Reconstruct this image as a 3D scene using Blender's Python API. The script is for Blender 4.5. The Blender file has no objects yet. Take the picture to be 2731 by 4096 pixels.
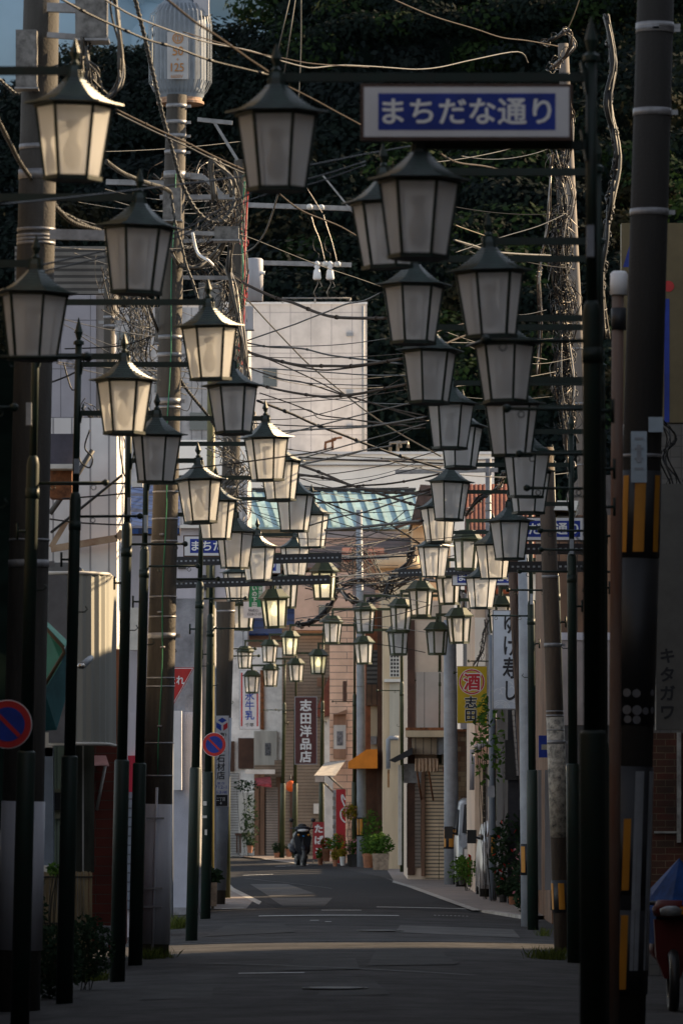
import bpy, math, random
from mathutils import Vector, noise as mnoise
random.seed(7)
rnd = random.uniform
SC = bpy.context.scene
COL = SC.collection
# ---------------------------------------------------------------- camera, sky, sun, exposure
F = 21600.0; CX = 1365.5; HY = 3182.0; EYE = 2.0
cam = bpy.data.cameras.new('camera'); cam_o = bpy.data.objects.new('camera', cam); COL.objects.link(cam_o)
cam_o.location = (0, 0, EYE); cam_o.rotation_euler = (math.pi/2, 0, 0)
cam.sensor_fit = 'VERTICAL'; cam.sensor_height = 36.0; cam.lens = F/4096*36.0
cam.shift_y = (HY-2048)/4096.0; cam.shift_x = 0.0
cam.clip_start = 0.5; cam.clip_end = 3000
cam.dof.use_dof = True; cam.dof.focus_distance = 82; cam.dof.aperture_fstop = 6.3
SC.camera = cam_o
EL = math.radians(25); SDX, SDY = 0.87, 0.493
world = bpy.data.worlds.new('World'); SC.world = world; world.use_nodes = True
wn = world.node_tree; sky = wn.nodes.new('ShaderNodeTexSky'); sky.sky_type = 'NISHITA'; sky.sun_disc = False
sky.sun_elevation = EL; sky.sun_rotation = math.atan2(SDX, SDY); sky.air_density = 1.0; sky.dust_density = 0.1; sky.ozone_density = 1.5
desat = wn.nodes.new('ShaderNodeHueSaturation'); desat.inputs['Saturation'].default_value = 0.4        # sky desaturated so open shade comes out neutral
wn.links.new(sky.outputs[0], desat.inputs['Color']); wn.links.new(desat.outputs[0], wn.nodes['Background'].inputs[0]); wn.nodes['Background'].inputs[1].default_value = 0.092
sun = bpy.data.lights.new('sun', 'SUN'); sun.energy = 5.0; sun.angle = math.radians(0.5); sun.color = (1.0, 0.73, 0.43)
sun_o = bpy.data.objects.new('sun', sun); COL.objects.link(sun_o)
sun_o.rotation_euler = Vector((SDX*math.cos(EL), SDY*math.cos(EL), math.sin(EL))).to_track_quat('Z', 'Y').to_euler()
SC.view_settings.view_transform = 'Standard'; SC.view_settings.look = 'None'; SC.view_settings.gamma = 1
SC.view_settings.exposure = 1.28
SC.render.engine = 'CYCLES'; SC.cycles.max_bounces = 6; SC.cycles.diffuse_bounces = 4; SC.cycles.transparent_max_bounces = 8
SC.cycles.caustics_reflective = False; SC.cycles.caustics_refractive = False; SC.cycles.sample_clamp_indirect = 4
SC.cycles.use_denoising = True

def X(x, d): return (x-CX)*d/F
def Z(y, d): return EYE+(HY-y)*d/F
def P(x, y, d): return Vector((X(x, d), d, Z(y, d)))
def G(x, y):
    d = EYE*F/(y-HY); return Vector((X(x, d), d, 0))

# ---------------------------------------------------------------- materials
MATS = {}
def mat(name, col, rough=.65, var=.18, scale=3.0, metal=0, bump=0, bscale=40, emit=None, streak=0, dirt=None, spec=.4):
    if name in MATS: return MATS[name]
    m = bpy.data.materials.new(name); m.use_nodes = True; nt = m.node_tree; b = nt.nodes['Principled BSDF']
    b.inputs['Roughness'].default_value = rough; b.inputs['Metallic'].default_value = metal
    b.inputs['Specular IOR Level'].default_value = spec
    tc = nt.nodes.new('ShaderNodeTexCoord')
    mp = nt.nodes.new('ShaderNodeMapping'); mp.inputs['Scale'].default_value = (1, 1, .12 if streak else 1)
    nt.links.new(tc.outputs['Object'], mp.inputs[0])
    n = nt.nodes.new('ShaderNodeTexNoise'); n.inputs['Scale'].default_value = scale; n.inputs['Detail'].default_value = 14 if 'asphalt' in name or 'road' in name else 6; n.inputs['Roughness'].default_value = .82 if 'asphalt' in name or 'road' in name else .65
    nt.links.new(mp.outputs[0], n.inputs['Vector'])
    r = nt.nodes.new('ShaderNodeValToRGB'); lo = [max(0, c*(1-var*1.6)) for c in col]; hi = [min(1, c*(1+var)) for c in col]
    if dirt: lo = dirt
    r.color_ramp.elements[0].position = .32; r.color_ramp.elements[0].color = (*lo, 1)
    r.color_ramp.elements[1].position = .62; r.color_ramp.elements[1].color = (*hi, 1)
    nt.links.new(n.outputs[0], r.inputs[0]); nt.links.new(r.outputs[0], b.inputs['Base Color'])
    if bump:
        n2 = nt.nodes.new('ShaderNodeTexNoise'); n2.inputs['Scale'].default_value = bscale; n2.inputs['Detail'].default_value = 4
        nt.links.new(tc.outputs['Object'], n2.inputs['Vector'])
        bp = nt.nodes.new('ShaderNodeBump'); bp.inputs['Strength'].default_value = bump; bp.inputs['Distance'].default_value = .02
        nt.links.new(n2.outputs[0], bp.inputs['Height']); nt.links.new(bp.outputs[0], b.inputs['Normal'])
    if emit:
        b.inputs['Emission Color'].default_value = (*emit[0], 1); b.inputs['Emission Strength'].default_value = emit[1]
    MATS[name] = m; return m
def brickmat(name, c1, c2, mortar, w, h, msize=.008, off=.5, rough=.7, var=.2):
    if name in MATS: return MATS[name]
    m = bpy.data.materials.new(name); m.use_nodes = True; nt = m.node_tree; b = nt.nodes['Principled BSDF']; b.inputs['Roughness'].default_value = rough
    tc = nt.nodes.new('ShaderNodeTexCoord'); sp = nt.nodes.new('ShaderNodeSeparateXYZ'); nt.links.new(tc.outputs['Object'], sp.inputs[0])
    ad = nt.nodes.new('ShaderNodeMath'); nt.links.new(sp.outputs[0], ad.inputs[0]); nt.links.new(sp.outputs[1], ad.inputs[1])
    cb = nt.nodes.new('ShaderNodeCombineXYZ'); nt.links.new(ad.outputs[0], cb.inputs[0]); nt.links.new(sp.outputs[2], cb.inputs[1])
    br = nt.nodes.new('ShaderNodeTexBrick'); br.inputs['Scale'].default_value = 1; br.offset = off
    br.inputs['Color1'].default_value = (*c1, 1); br.inputs['Color2'].default_value = (*c2, 1); br.inputs['Mortar'].default_value = (*mortar, 1)
    br.inputs['Mortar Size'].default_value = msize; br.inputs['Mortar Smooth'].default_value = .3
    br.inputs['Brick Width'].default_value = w; br.inputs['Row Height'].default_value = h
    nt.links.new(cb.outputs[0], br.inputs['Vector'])
    n = nt.nodes.new('ShaderNodeTexNoise'); n.inputs['Scale'].default_value = 2.5; n.inputs['Detail'].default_value = 6; nt.links.new(tc.outputs['Object'], n.inputs['Vector'])
    mr = nt.nodes.new('ShaderNodeMapRange'); mp = nt.nodes.new('ShaderNodeMapping'); mp.inputs['Scale'].default_value = (1, 1, .1); nt.links.new(tc.outputs['Object'], mp.inputs[0]); n3 = nt.nodes.new('ShaderNodeTexNoise'); n3.inputs['Scale'].default_value = 1.6; n3.inputs['Detail'].default_value = 5; nt.links.new(mp.outputs[0], n3.inputs['Vector'])
    av = nt.nodes.new('ShaderNodeMath'); av.operation = 'ADD'; nt.links.new(n.outputs[0], av.inputs[0]); nt.links.new(n3.outputs[0], av.inputs[1])
    mr.inputs[1].default_value = .75; mr.inputs[2].default_value = 1.2; mr.inputs[3].default_value = 1-var*1.5; mr.inputs[4].default_value = 1+var*.5
    nt.links.new(av.outputs[0], mr.inputs[0])
    mx = nt.nodes.new('ShaderNodeVectorMath'); mx.operation = 'SCALE'; nt.links.new(br.outputs[0], mx.inputs[0]); nt.links.new(mr.outputs[0], mx.inputs[3])
    nt.links.new(mx.outputs[0], b.inputs['Base Color'])
    bp = nt.nodes.new('ShaderNodeBump'); bp.inputs['Strength'].default_value = .5; bp.inputs['Distance'].default_value = .015; bp.invert = True
    nt.links.new(br.outputs['Fac'], bp.inputs['Height']); nt.links.new(bp.outputs[0], b.inputs['Normal'])
    MATS[name] = m; return m
def glowmat():
    m = bpy.data.materials.new('frosted_panel'); m.use_nodes = True; nt = m.node_tree; nt.nodes.remove(nt.nodes['Principled BSDF'])
    out = nt.nodes['Material Output']
    tc = nt.nodes.new('ShaderNodeTexCoord'); n = nt.nodes.new('ShaderNodeTexNoise'); n.inputs['Scale'].default_value = 5; n.inputs['Detail'].default_value = 5
    oi = nt.nodes.new('ShaderNodeObjectInfo'); va = nt.nodes.new('ShaderNodeVectorMath'); va.operation = 'MULTIPLY_ADD'; va.inputs[1].default_value = (1, 1, .5); nt.links.new(tc.outputs['Object'], va.inputs[0])
    cb = nt.nodes.new('ShaderNodeCombineXYZ'); ml = nt.nodes.new('ShaderNodeMath'); ml.operation = 'MULTIPLY'; ml.inputs[1].default_value = 40; nt.links.new(oi.outputs['Random'], ml.inputs[0]); nt.links.new(ml.outputs[0], cb.inputs[0]); nt.links.new(ml.outputs[0], cb.inputs[2]); nt.links.new(cb.outputs[0], va.inputs[2]); nt.links.new(va.outputs[0], n.inputs['Vector'])
    r = nt.nodes.new('ShaderNodeValToRGB'); r.color_ramp.elements[0].position = .3; r.color_ramp.elements[0].color = (.86, .86, .86, 1)
    r.color_ramp.elements[1].position = .65; r.color_ramp.elements[1].color = (.97, .97, .98, 1); nt.links.new(n.outputs[0], r.inputs[0])
    d = nt.nodes.new('ShaderNodeBsdfDiffuse'); t = nt.nodes.new('ShaderNodeBsdfTranslucent'); g = nt.nodes.new('ShaderNodeBsdfGlossy'); g.inputs['Roughness'].default_value = .25
    tr = nt.nodes.new('ShaderNodeBsdfTransparent'); tr.inputs[0].default_value = (.9, .9, .88, 1)
    hv = nt.nodes.new('ShaderNodeHueSaturation'); mr = nt.nodes.new('ShaderNodeMapRange'); mr.inputs[3].default_value = .93; mr.inputs[4].default_value = 1.05; nt.links.new(oi.outputs['Random'], mr.inputs[0]); nt.links.new(mr.outputs[0], hv.inputs['Value']); nt.links.new(r.outputs[0], hv.inputs['Color'])
    for s in (d, t): nt.links.new(hv.outputs[0], s.inputs[0])
    def mix(f, a, b_):
        x = nt.nodes.new('ShaderNodeMixShader'); x.inputs[0].default_value = f; nt.links.new(a.outputs[0], x.inputs[1]); nt.links.new(b_.outputs[0], x.inputs[2]); return x
    a = mix(.68, d, t); a = mix(.24, a, tr); a = mix(.03, a, g)
    nt.links.new(a.outputs[0], out.inputs[0]); MATS['frosted_panel'] = m; return m
def leafmat(name, a, b_):
    if name in MATS: return MATS[name]
    m = bpy.data.materials.new(name); m.use_nodes = True; nt = m.node_tree; p = nt.nodes['Principled BSDF']; p.inputs['Roughness'].default_value = .8; p.inputs['Specular IOR Level'].default_value = .1
    ge = nt.nodes.new('ShaderNodeNewGeometry'); r = nt.nodes.new('ShaderNodeValToRGB'); r.color_ramp.elements[0].color = (*a, 1); r.color_ramp.elements[1].color = (*b_, 1)
    nt.links.new(ge.outputs['Random Per Island'], r.inputs[0]); nt.links.new(r.outputs[0], p.inputs['Base Color'])
    t = nt.nodes.new('ShaderNodeBsdfTranslucent'); nt.links.new(r.outputs[0], t.inputs[0])
    mx = nt.nodes.new('ShaderNodeMixShader'); mx.inputs[0].default_value = .3; nt.links.new(p.outputs[0], mx.inputs[1]); nt.links.new(t.outputs[0], mx.inputs[2])
    nt.links.new(mx.outputs[0], nt.nodes['Material Output'].inputs[0]); MATS[name] = m; return m

M_GREEN = mat('lamp_green_paint', (.0055, .015, .0115), .5, .4, 9, spec=.3, dirt=(.012, .016, .012))
M_ROOFL = mat('lamp_roof_paint', (.012, .028, .024), .42, .3, 8, spec=.55)
M_GREEN2 = mat('old_green_paint', (.022, .032, .010), .5, .3, 6)
M_PANEL = glowmat()
M_BULB = mat('bulb_glass', (.22, .21, .2), .3, .05)
M_LIT = mat('lit_bulb', (1, .9, .6), .4, .02, emit=((1, .84, .36), 2.2))
M_CONC = mat('pole_concrete', (.056, .048, .039), .8, .35, 3, streak=1, bump=.3, bscale=30)
M_CONCG = mat('grey_concrete', (.26, .26, .28), .85, .3, 2, bump=.5, bscale=25)
M_GALV = mat('galvanised_steel', (.22, .22, .23), .45, .2, 8, metal=.35)
M_GREYP = mat('grey_pole_paint', (.25, .27, .30), .5, .12, 4)
M_DARKST = mat('black_steel', (.015, .016, .02), .5, .2)
M_BLACK = mat('black_rubber', (.012, .012, .013), .45, .2)
M_GREYC = mat('grey_cable_sheath', (.062, .058, .052), .6, .15)
M_BRNC = mat('brown_cable_sheath', (.034, .024, .018), .7, .2, spec=.1)
M_BLKC = mat('black_cable_sheath', (.012, .012, .013), .5, .2, spec=.25)
M_YELC = mat('tan_stay_wire', (.10, .07, .035), .6, .1)
M_SHINY = mat('bright_wire', (.22, .2, .18), .4, .2, metal=.6)
M_WHITE = mat('white_paint', (.72, .72, .73), .5, .06)
M_OFFW = mat('off_white_paint', (.62, .59, .54), .6, .12, 2)
M_RUST = mat('rust', (.20, .075, .03), .85, .4, 9)
M_RED = mat('red_paint', (.45, .02, .02), .45, .12)
M_BLUE = mat('sign_blue', (.008, .030, .26), .5, .2, 3)
M_BROWN = mat('brown_frame', (.06, .03, .02), .5, .2)
M_YEL = mat('reflective_yellow', (.40, .165, .008), .5, .08)
M_LET_W = mat('white_lettering', (.78, .78, .78), .5, .02)
M_LET_K = mat('black_lettering', (.012, .012, .015), .5, .02)
M_LET_B = mat('blue_lettering', (.02, .06, .35), .5, .02)
M_LET_R = mat('red_lettering', (.5, .02, .03), .5, .02)
M_LET_T = mat('rust_lettering', (.38, .17, .05), .6, .1)
M_GLASS = mat('window_glass', (.03, .035, .04), .08, .1, spec=.8)

# ---------------------------------------------------------------- mesh builder
def smooth_path(pts, n=5):
    if len(pts) < 3: return [Vector(p) for p in pts]
    pts = [Vector(p) for p in pts]; out = []
    for i in range(len(pts)-1):
        p0 = pts[max(i-1, 0)]; p1 = pts[i]; p2 = pts[i+1]; p3 = pts[min(i+2, len(pts)-1)]
        for k in range(n):
            t = k/n; out.append(.5*((2*p1)+(p2-p0)*t+(2*p0-5*p1+4*p2-p3)*t*t+(3*p1-p0-3*p2+p3)*t**3))
    out.append(pts[-1]); return out
class MB:
    def __init__(s): s.v = []; s.f = []; s.mi = []; s.m = 0; s.sm = []; s.smooth = False
    def add(s, vs, fs):
        o = len(s.v); s.v += [tuple(v) for v in vs]
        for f in fs: s.f.append(tuple(i+o for i in f)); s.mi.append(s.m); s.sm.append(s.smooth)
        return s
    def box(s, x0, x1, y0, y1, z0, z1):
        return s.add([(x0, y0, z0), (x1, y0, z0), (x1, y1, z0), (x0, y1, z0), (x0, y0, z1), (x1, y0, z1), (x1, y1, z1), (x0, y1, z1)],
                     [(0, 3, 2, 1), (4, 5, 6, 7), (0, 1, 5, 4), (1, 2, 6, 5), (2, 3, 7, 6), (3, 0, 4, 7)])
    def rect(s, x0, y0, x1, y1, d, t=.05):          # box whose front face covers a photo rectangle at depth d
        return s.box(X(x0, d), X(x1, d), d, d+t, Z(y1, d), Z(y0, d))
    def bar(s, a, b, w, h):                          # square bar between two points
        a = Vector(a); b = Vector(b); t = (b-a).normalized(); u = t.cross(Vector((0, 0, 1)))
        if u.length < .01: u = Vector((1, 0, 0))
        u.normalize(); v = u.cross(t); q = [u*w/2+v*h/2, -u*w/2+v*h/2, -u*w/2-v*h/2, u*w/2-v*h/2]
        return s.add([a+k for k in q]+[b+k for k in q], [(0, 1, 5, 4), (1, 2, 6, 5), (2, 3, 7, 6), (3, 0, 4, 7), (3, 2, 1, 0), (4, 5, 6, 7)])
    def tube(s, pts, r, seg=6, cap=True):
        pts = [Vector(p) for p in pts]; n = len(pts)
        rs = r if isinstance(r, (list, tuple)) else [r]*n
        t0 = (pts[1]-pts[0]).normalized(); u = t0.orthogonal().normalized(); vs = []
        for i, p in enumerate(pts):
            t = (pts[min(i+1, n-1)]-pts[max(i-1, 0)]).normalized()
            u = (u-t*u.dot(t));
            u = u.normalized() if u.length > 1e-6 else t.orthogonal().normalized()
            w = t.cross(u)
            for k in range(seg):
                a = 2*math.pi*k/seg; vs.append(p+(u*math.cos(a)+w*math.sin(a))*rs[i])
        fs = [(i*seg+k, i*seg+(k+1) % seg, (i+1)*seg+(k+1) % seg, (i+1)*seg+k) for i in range(n-1) for k in range(seg)]
        o = s.smooth; s.smooth = True; s.add(vs, fs); s.smooth = o
        if cap: s.f.append(tuple(len(s.v)-len(vs)+k for k in reversed(range(seg)))); s.f.append(tuple(len(s.v)-seg+k for k in range(seg))); s.mi += [s.m]*2; s.sm += [False]*2
        return s
    def helix(s, pts, R, r, pitch, seg=4):
        pts = [Vector(p) for p in pts]; out = []; acc = 0
        for i in range(len(pts)-1):
            a, b = pts[i], pts[i+1]; L = (b-a).length; t = (b-a).normalized(); u = t.cross(Vector((0, 1, 0))); u = u.normalized() if u.length > .01 else Vector((1, 0, 0)); w = t.cross(u)
            n = max(1, int(L/pitch*6))
            for k in range(n):
                q = a.lerp(b, k/n); th = 2*math.pi*(acc+L*k/n)/pitch; out.append(q+(u*math.cos(th)+w*math.sin(th))*R)
            acc += L
        return s.tube(out, r, seg) if len(out) > 2 else s
    def lathe(s, prof, c=(0, 0, 0), seg=12, rot=0.0, smooth=False):
        n = len(prof); vs = [(c[0]+r*math.cos(2*math.pi*k/seg+rot), c[1]+r*math.sin(2*math.pi*k/seg+rot), c[2]+z) for r, z in prof for k in range(seg)]
        fs = [(i*seg+k, i*seg+(k+1) % seg, (i+1)*seg+(k+1) % seg, (i+1)*seg+k) for i in range(n-1) for k in range(seg)]
        o = s.smooth; s.smooth = smooth; s.add(vs, fs); s.smooth = o
        b = len(s.v)-n*seg; s.f.append(tuple(b+k for k in reversed(range(seg)))); s.f.append(tuple(len(s.v)-seg+k for k in range(seg))); s.mi += [s.m]*2; s.sm += [False]*2
        return s
    def prism(s, poly, d0, d1, ax='y'):              # polygon of (x,z) extruded along y, or (y,z) extruded along x
        n = len(poly)
        mk = (lambda p, q: (p[0], q, p[1])) if ax == 'y' else ((lambda p, q: (q, p[0], p[1])) if ax == 'x' else (lambda p, q: (p[0], p[1], q)))
        return s.add([mk(p, d0) for p in poly]+[mk(p, d1) for p in poly], [tuple(range(n)), tuple(reversed(range(n, 2*n)))]+[(i, i+n, (i+1) % n+n, (i+1) % n) for i in range(n)])
    def leaves(s, c, rad, n, size, shell=.45, flat=.6, dome=False):
        for _ in range(n):
            while True:
                p = Vector((rnd(-1, 1), rnd(-1, 1), rnd(-1, 1)))
                if shell < p.length < 1: break
            p = Vector((c[0]+p.x*rad[0], c[1]+p.y*rad[1], c[2]+p.z*rad[2])); sz = size*rnd(.6, 1.3)
            if dome:                                 # foliage shell: leaves lie roughly along the crown's surface
                nn = (Vector(((p.x-c[0])/rad[0], (p.y-c[1])/rad[1], (p.z-c[2])/rad[2]))+Vector((rnd(-.5, .5), rnd(-.5, .5), rnd(-.3, .6)))).normalized(); u = nn.orthogonal().normalized(); a = rnd(0, 6.3); u = u*math.cos(a)+nn.cross(u)*math.sin(a); w = nn.cross(u); s.add([p-u*sz, p+w*sz*.6, p+u*sz, p-w*sz*.6], [(0, 1, 2, 3)]); continue
            u = Vector((rnd(-1, 1), rnd(-1, 1), rnd(-flat, flat))).normalized(); w = u.cross(Vector((rnd(-1, 1), rnd(-1, 1), rnd(-1, 1)))).normalized()
            s.add([p-u*sz, p+w*sz*.45, p+u*sz, p-w*sz*.45], [(0, 1, 2, 3)])
        return s
def mesh_from(name, mb, mats):
    me = bpy.data.meshes.new(name); me.from_pydata(mb.v, [], mb.f)
    for m in (mats if isinstance(mats, (list, tuple)) else [mats]): me.materials.append(m)
    me.polygons.foreach_set('material_index', mb.mi); me.polygons.foreach_set('use_smooth', mb.sm); me.update(); return me
def obj(name, data, parent=None, loc=(0, 0, 0)):
    o = bpy.data.objects.new(name, data); COL.objects.link(o); o.location = loc
    if parent: o.parent = parent
    return o
def tag(o, label, cat, group=None, kind=None):
    if label: o['label'] = label
    if cat: o['category'] = cat
    if group: o['group'] = group
    if kind: o['kind'] = kind
    return o
def solo(name, mb, mats, label, cat, group=None, kind=None):
    c = Vector(mb.v[0]) if mb.v else Vector(); xs = [v[0] for v in mb.v]; ys = [v[1] for v in mb.v]; zs = [v[2] for v in mb.v]
    c = Vector(((min(xs)+max(xs))/2, (min(ys)+max(ys))/2, min(zs))); mb.v = [tuple(Vector(v)-c) for v in mb.v]
    return tag(obj(name, mesh_from(name, mb, mats), None, c), label, cat, group, kind)
class Thing:
    def __init__(s, name, label, cat, loc, group=None, kind=None):
        s.e = bpy.data.objects.new(name, None); COL.objects.link(s.e); s.e.location = loc; s.e.empty_display_size = .2
        s.o = Vector(loc); tag(s.e, label, cat, group, kind)
    def part(s, name, mb, mats, parent=None, label=None):
        mb.v = [tuple(Vector(v)-s.o) for v in mb.v]
        o = obj(name, mesh_from(name, mb, mats), parent or s.e)
        if label: o['label'] = label
        return o
def structure(name, mb, mats):
    o = obj(name, mesh_from(name, mb, mats)); o['kind'] = 'structure'; return o

# ---------------------------------------------------------------- lettering
_gl = {}
def glyphs(text, off):
    k = (text, off)
    if k not in _gl:
        cu = bpy.data.curves.new('lettering_source', 'FONT'); cu.body = text; cu.size = 1; cu.offset = off; cu.resolution_u = 3; cu.fill_mode = 'FRONT'
        o = bpy.data.objects.new('lettering_source', cu); COL.objects.link(o)
        dg = bpy.context.evaluated_depsgraph_get(); dg.update()
        me = bpy.data.meshes.new_from_object(o.evaluated_get(dg))
        _gl[k] = ([(v.co.x, v.co.y) for v in me.vertices], [tuple(p.vertices) for p in me.polygons])
        bpy.data.objects.remove(o); bpy.data.curves.remove(cu); bpy.data.meshes.remove(me)
    return _gl[k]
def bold(off):                                          # shifts that thicken a glyph without touching its outline
    return [(0, 0)] if off <= .001 else [(off*math.cos(a), off*math.sin(a)) for a in [k*math.pi/4 for k in range(8)]]+[(0, 0)]
def put_text(mb, text, x0, y0, x1, y1, d, off=.012):               # fit a line of text to a photo rectangle at depth d
    vs, fs = glyphs(text, 0)
    ax, bx = min(v[0] for v in vs)-off, max(v[0] for v in vs)+off; ay, by = min(v[1] for v in vs)-off, max(v[1] for v in vs)+off
    X0, X1, Z0, Z1 = X(x0, d), X(x1, d), Z(y1, d), Z(y0, d)
    for k, (ox, oy) in enumerate(bold(off)):
        mb.add([(X0+(v[0]+ox-ax)/(bx-ax)*(X1-X0), d-.0002*k, Z0+(v[1]+oy-ay)/(by-ay)*(Z1-Z0)) for v in vs], fs)
def put_col(mb, text, x0, y0, x1, y1, d, off=.012, sx=1.0):            # characters one under another
    n = len(text); X0, X1, Z0, Z1 = X(x0, d), X(x1, d), Z(y1, d), Z(y0, d); ch = (Z1-Z0)/n
    for i, c in enumerate(text):
        vs, fs = glyphs(c, 0); w = X1-X0; em = min(ch, w/.95) if sx == 1 else ch
        cx = (X0+X1)/2; cz = Z1-(i+.5)*ch; kx = (w/em) if sx != 1 else 1
        for k, (ox, oy) in enumerate(bold(off)):
            mb.add([(cx+(v[0]+ox-.5)*em*kx, d-.0002*k, cz+(v[1]+oy-.38)*em) for v in vs], fs)
# ---------------------------------------------------------------- ground
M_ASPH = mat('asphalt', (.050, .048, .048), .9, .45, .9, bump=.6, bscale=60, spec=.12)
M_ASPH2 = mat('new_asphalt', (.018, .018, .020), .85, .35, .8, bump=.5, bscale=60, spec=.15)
M_PAVE = brickmat('brick_paving', (.24, .19, .16), (.18, .145, .125), (.06, .055, .05), .24, .12, .008)
M_KERB = mat('kerb_concrete', (.36, .34, .31), .85, .25, 4, bump=.3)
M_SOIL = mat('bare_soil', (.06, .05, .04), .9, .3, 2)
def sheet(name, pts, z, m):
    mb = MB(); n = len(pts); mb.add([(p[0], p[1], z) for p in pts], [tuple(range(n))]); return structure(name, mb, m)
g = MB(); g.add([(-900, -60, -.02), (900, -60, -.02), (900, 1500, -.02), (-900, 1500, -.02)], [(0, 1, 2, 3)]); structure('ground', g, M_SOIL)
# asphalt sheet with a slight crown across the street
rd = MB(); ys = [-20, 20, 40] + [44+2*i for i in range(24)] + [95, 110, 130, 160, 200]; xs = [-5.2+.4*i for i in range(27)]
rd.smooth = True
rd.add([(x, y, .001+.07*max(0, 1-(x/3.0)**2)) for y in ys for x in xs], [(j*27+i, j*27+i+1, (j+1)*27+i+1, (j+1)*27+i) for j in range(len(ys)-1) for i in range(26)])
structure('road', rd, M_ASPH)
def zr(x): return .001+.07*max(0, 1-(x/3.0)**2)
def draped(name, poly, dz, m):
    mb = MB(); n = len(poly); mb.add([(p[0], p[1], zr(p[0])+dz) for p in poly], [tuple(range(n))]); return structure(name, mb, m)
def strip_road(name, x0, x1, y, th, m, dz=.006):
    d = EYE*F/(y-HY); a, b = X(x0, d), X(x1, d); mb = MB(); n = 10
    mb.add([(a+(b-a)*i/n, d+s*th/2, zr(a+(b-a)*i/n)+dz) for s in (-1, 1) for i in range(n+1)], [(i, i+1, n+2+i, n+1+i) for i in range(n)])
    return structure(name, mb, m)
# far stretch in newer, darker asphalt up to the stop line
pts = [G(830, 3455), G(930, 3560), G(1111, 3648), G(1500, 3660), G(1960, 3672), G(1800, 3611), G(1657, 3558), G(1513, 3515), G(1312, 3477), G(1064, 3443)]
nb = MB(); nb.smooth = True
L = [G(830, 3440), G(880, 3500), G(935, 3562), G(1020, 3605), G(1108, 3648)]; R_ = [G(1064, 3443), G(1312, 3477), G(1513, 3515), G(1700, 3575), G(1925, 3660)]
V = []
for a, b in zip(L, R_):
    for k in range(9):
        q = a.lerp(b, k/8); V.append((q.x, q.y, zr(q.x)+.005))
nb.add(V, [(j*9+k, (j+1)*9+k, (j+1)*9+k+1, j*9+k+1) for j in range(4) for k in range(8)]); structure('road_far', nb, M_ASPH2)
# pavements with kerb steps
def pavement(name, edge, outer, h=.07):
    mb = MB(); mb.m = 0; n = len(edge); e = [G(*p) for p in edge]; o = [Vector((x, y, 0)) for x, y in outer]
    V = [(p.x, p.y, h) for p in e]+[(p.x, p.y, h) for p in o]; mb.add(V, [tuple(range(len(V)))])
    mb.m = 1
    for i in range(n-1):
        a, b = e[i], e[i+1]; mb.add([(a.x, a.y, 0), (b.x, b.y, 0), (b.x, b.y, h+.004), (a.x, a.y, h+.004)], [(0, 1, 2, 3)])
        u = (b-a).normalized(); w = Vector((-u.y, u.x, 0))*.16
        if (V[-1][0]-a.x)*w.x+(V[-1][1]-a.y)*w.y < 0: w = -w
        mb.add([(a.x, a.y, h+.004), (b.x, b.y, h+.004), (b.x+w.x, b.y+w.y, h+.004), (a.x+w.x, a.y+w.y, h+.004)], [(0, 1, 2, 3)])
    return structure(name, mb, [M_PAVE, M_KERB])
pavement('pavement', [(1064, 3443), (1312, 3477), (1513, 3515), (1657, 3558), (1800, 3611), (1925, 3656), (2088, 3678)], [(9, 87), (9, 175), (-3.5, 175)], .06)
pavement('pavement', [(700, 3648), (1108, 3648), (1020, 3605), (935, 3562), (880, 3500), (830, 3440)], [(-6, 172), (-6, 92)], .05)
for i, (x0, x1, y, th) in enumerate([(1035, 1595, 3681, .42), (1505, 1925, 3646, .3), (954, 1217, 3920, .16), (973, 1092, 3507, .5), (1100, 1230, 3474, .4), (855, 975, 3646, .35), (1285, 1445, 3660, .25)]):
    strip_road('road_marking', x0, x1, y, th, mat('road_white', (.5, .5, .48), .7, .3, 8), .012)
for i in range(9): strip_road('road_marking', 1735+i*16, 1743+i*16, 3677, .2, MATS['road_white'], .012)
strip_road('road_marking', 1300, 1325, 3708, .2, MATS['road_white'], .012); strip_road('road_marking', 1240, 1275, 3702, .2, MATS['road_white'], .012)

M_PATCH = mat('road_patch', (.042, .041, .041), .85, .4, 1.5, spec=.12); M_TAR = mat('tar_seam', (.008, .008, .008), .6, .3); M_PALERD = mat('pale_road', (.085, .082, .08), .9, .35, 1.2, spec=.2)  # lighter tone for the pale patches laid over the road
for poly, m in [([(905, 3715), (1130, 3712), (1180, 3750), (820, 3760)], M_PATCH), ([(1500, 3830), (1760, 3826), (1830, 3880), (1470, 3890)], M_PATCH), ([(1180, 3860), (1420, 3858), (1440, 3905), (1130, 3910)], M_PATCH), ([(1000, 3545), (1150, 3548), (1260, 3590), (1080, 3600)], M_PALERD), ([(1080, 3605), (1330, 3608), (1300, 3640), (1130, 3640)], M_PALERD), ([(1600, 3720), (2050, 3725), (2080, 3760), (1580, 3750)], M_PALERD), ([(600, 3960), (1500, 3955), (1560, 4010), (560, 4020)], M_PATCH)]:
    draped('road_patch', [G(*p) for p in poly], .009, m)
for x0, y0, x1, y1 in [(700, 3790, 2050, 3782), (720, 3870, 1900, 3925), (980, 3520, 1330, 3570)]:
    mb = MB(); n = 14; a, e = G(x0, y0), G(x1, y1); u = (e-a).normalized(); w = Vector((-u.y, u.x, 0))
    q = [a.lerp(e, i/n)+w*rnd(-.03, .03) for i in range(n+1)]; V = [(p.x+w.x*s*.03, p.y+w.y*s*.06, zr(p.x)+.012) for s in (-1, 1) for p in q]; mb.add(V, [(i, i+1, n+2+i, n+1+i) for i in range(n)]); structure('road_seam', mb, M_TAR)
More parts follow.
